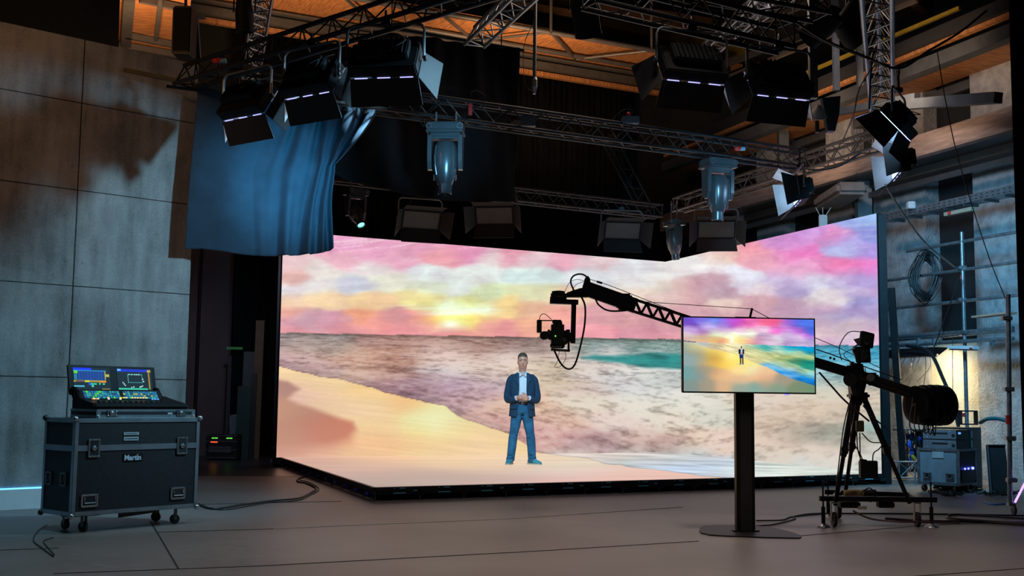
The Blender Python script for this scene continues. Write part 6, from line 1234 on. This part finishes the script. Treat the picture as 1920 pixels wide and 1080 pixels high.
# shirt
s_ = MB(); zsec(s_, [(0, .0, .97, .150, .110), (0, .0, 1.1, .150, .118), (0, .0, 1.25, .155, .122), (0, .008, 1.38, .150, .115), (0, .012, 1.455, .095, .082), (0, .012, 1.49, .070, .074)]); remesh(s_.build('shirt', M_shirt, pr, smooth=True), .008, 2)
c = MB()
for s in (-1, 1): c.prism([(s*.066, .02, 1.475), (s*.070, -.02, 1.525), (s*.028, -.080, 1.50), (s*.008, -.112, 1.462), (s*.045, -.105, 1.425), (s*.075, -.06, 1.455)], (s*.004, -.006, 0), PM)
c.ring([PM @ Vector((.068*math.cos(a), .012+.07*math.sin(a), 1.505)) for a in [i*math.pi/8-.3 for i in range(11)]], .012, 6); c.build('collar', M_shirt, pr)
pk = MB(); pk.prism([(-.012, -.128, 1.44), (.012, -.128, 1.44), (.012, -.130, 1.0), (-.012, -.130, 1.0)], (0, .006, 0), PM); pk.build('button_placket', M_shirt, pr)
for z in (1.40, 1.32, 1.24, 1.16): MB().ball((0, -.131, z), .005, PM, 6).build('shirt_button', M_white, pr)
vn = MB(); vn.prism([(-.030, -.104, 1.505), (.030, -.104, 1.505), (0, -.126, 1.435)], (0, .01, 0), PM); vn.build('bare_neck', M_skin, pr)
# jeans
j = MB(); zsec(j, [(0, .01, 1.005, .158, .118), (0, .01, .93, .172, .128), (0, .012, .86, .178, .13), (0, .012, .82, .15, .11)])
for s, fx, fy in ((-1, -.185, -.01), (1, .175, .0)):
    loft(j, [((s*.082, .01, .90), (.092, 0, 0), (0, .12, 0)), ((s*.092, .01, .76), (.094, 0, 0), (0, .108, 0)), ((s*.115, .005, .60), (.082, 0, 0), (0, .092, 0)), ((s*.135, .0, .50), (.071, 0, 0), (0, .080, 0)), ((s*.145, .005, .44), (.074, 0, 0), (0, .08, 0)), ((s*.160, .01, .28), (.071, 0, 0), (0, .078, 0)), ((fx*.95, .01, .14), (.066, 0, 0), (0, .072, 0)), ((fx, .01, .085), (.070, 0, 0), (0, .078, 0)), ((fx, .005, .055), (.068, 0, 0), (0, .08, 0))], 16)
for s, x in ((-1, -.13), (1, .135)):
    for z, a in ((.47, .03), (.445, -.03), (.12, .02), (.16, -.03)): xx = x if z > .3 else s*.172; j.ring([PM @ Vector(p) for p in ((xx-.065, -.055, z-a), (xx, -.082, z), (xx+.06, -.055, z+a))], .011, 6)
remesh(j.build('jeans', M_jean, pr, smooth=True), .009, 2)
MB().ring([PM @ Vector((.160*math.cos(a), .01+.122*math.sin(a), 1.0)) for a in [i*math.pi/14 for i in range(29)]], .016, 8).build('belt', M_belt, pr); MB().cham((0, -.128, 1.0), (.045, .01, .034), .004, PM).build('belt_buckle', M_alu, pr)
# blazer with open front
z_ = MB()
def shell(zr):      # open-fronted shell: outer and inner contour
    vs = []; n = 26; fs = []
    for z, w, d, y0, gap in zr:
        for off in (0, -.012):
            for k in range(n+1):
                t = gap+(2*math.pi-2*gap)*k/n; x = (w+off)*math.sin(t); y = y0-(d+off)*math.cos(t); ex = .88
                x = math.copysign((abs(math.sin(t))**ex)*(w+off), math.sin(t)); y = y0-math.copysign((abs(math.cos(t))**ex)*(d+off), math.cos(t)); vs.append((x, y, z))
    m = n+1
    for i in range(len(zr)-1):
        A = i*2*m; B = (i+1)*2*m
        for k in range(n): fs.append((A+k, A+k+1, B+k+1, B+k)); fs.append((A+m+k, B+m+k, B+m+k+1, A+m+k+1))
        fs.append((A, B, B+m, A+m)); fs.append((A+n, A+m+n, B+m+n, B+n))
    for A in (0, (len(zr)-1)*2*m):
        for k in range(n): fs.append((A+k, A+m+k, A+m+k+1, A+k+1))
    return vs, fs
vs, fs = shell([(.775, .222, .165, .01, .42), (.86, .212, .16, .01, .36), (.96, .205, .155, .005, .34), (1.06, .200, .152, .0, .30), (1.16, .205, .150, .0, .30), (1.27, .212, .150, .005, .33), (1.36, .205, .140, .01, .36), (1.43, .180, .120, .015, .45), (1.475, .140, .10, .02, .62), (1.505, .085, .088, .02, .85)]); z_.add(vs, fs, PM)
for s in (-1, 1):
    limb(z_, [(s*.150, .02, 1.435), (s*.198, .022, 1.375), (s*.226, .028, 1.25), (s*.250, .02, 1.12), (s*.232, -.035, 1.05), (s*.16, -.135, 1.062), (s*.105, -.185, 1.080)], [.046, .060, .060, .056, .058, .052, .046], 16)
    z_.ball((s*.160, .02, 1.428), .050, PM, 12)
remesh(z_.build('blazer', M_blz, pr, smooth=True), .0085, 3)
for s in (-1, 1):
    MB().prism([(s*.060, -.100, 1.50), (s*.105, -.118, 1.455), (s*.125, -.140, 1.38), (s*.085, -.158, 1.28), (s*.062, -.158, 1.14), (s*.058, -.148, 1.28), (s*.062, -.130, 1.42)], (0, -.006, 0), PM).build('lapel', M_blz, pr)
    MB().prism([(s*.10, -.150, .94), (s*.185, -.105, .94), (s*.187, -.108, .905), (s*.10, -.154, .905)], (0, -.005, 0), PM).build('pocket_flap', M_blz, pr)
    a = Vector((s*.112, -.18, 1.078)); MB().ring([PM @ (a+Vector((s*.012, .012, 0))), PM @ (a+Vector((-s*.012, -.010, .004)))], .041, 14).build('shirt_cuff', M_shirt, pr)
# shoes
for s, fx, ang in ((-1, -.190, .25), (1, .185, -.75)):
    A = PM @ Matrix.Translation((fx, -.0, 0)) @ Matrix.Rotation(-s*abs(ang), 4, 'Z') if False else PM @ Matrix.Translation((fx, .0, 0)) @ Matrix.Rotation(abs(ang)*s, 4, 'Z')
    m = MB(); loft(m, [((0, .09, .05), (.036, 0, 0), (0, 0, .04)), ((0, .05, .065), (.042, 0, 0), (0, 0, .055)), ((0, -.02, .06), (.046, 0, 0), (0, 0, .05)), ((0, -.08, .045), (.050, 0, 0), (0, 0, .035)), ((0, -.14, .036), (.046, 0, 0), (0, 0, .026)), ((0, -.175, .03), (.028, 0, 0), (0, 0, .018))], 16, A); m.build('shoe', M_shoe, pr, smooth=True)
    ol = [(-.038, .105), (-.046, .0), (-.055, -.08), (-.05, -.145), (-.025, -.185), (.025, -.185), (.05, -.145), (.055, -.08), (.046, .0), (.038, .105)]
    MB().prism([(x, y, .001) for x, y in ol], (0, 0, .020), A).build('shoe_sole', M_sole, pr)
    for k in range(3): MB().rod(A @ Vector((-.022, -.04-.022*k, .098-.012*k)), A @ Vector((.022, -.04-.022*k, .098-.012*k)), .004, 5).build('shoe_lace', M_white, pr)
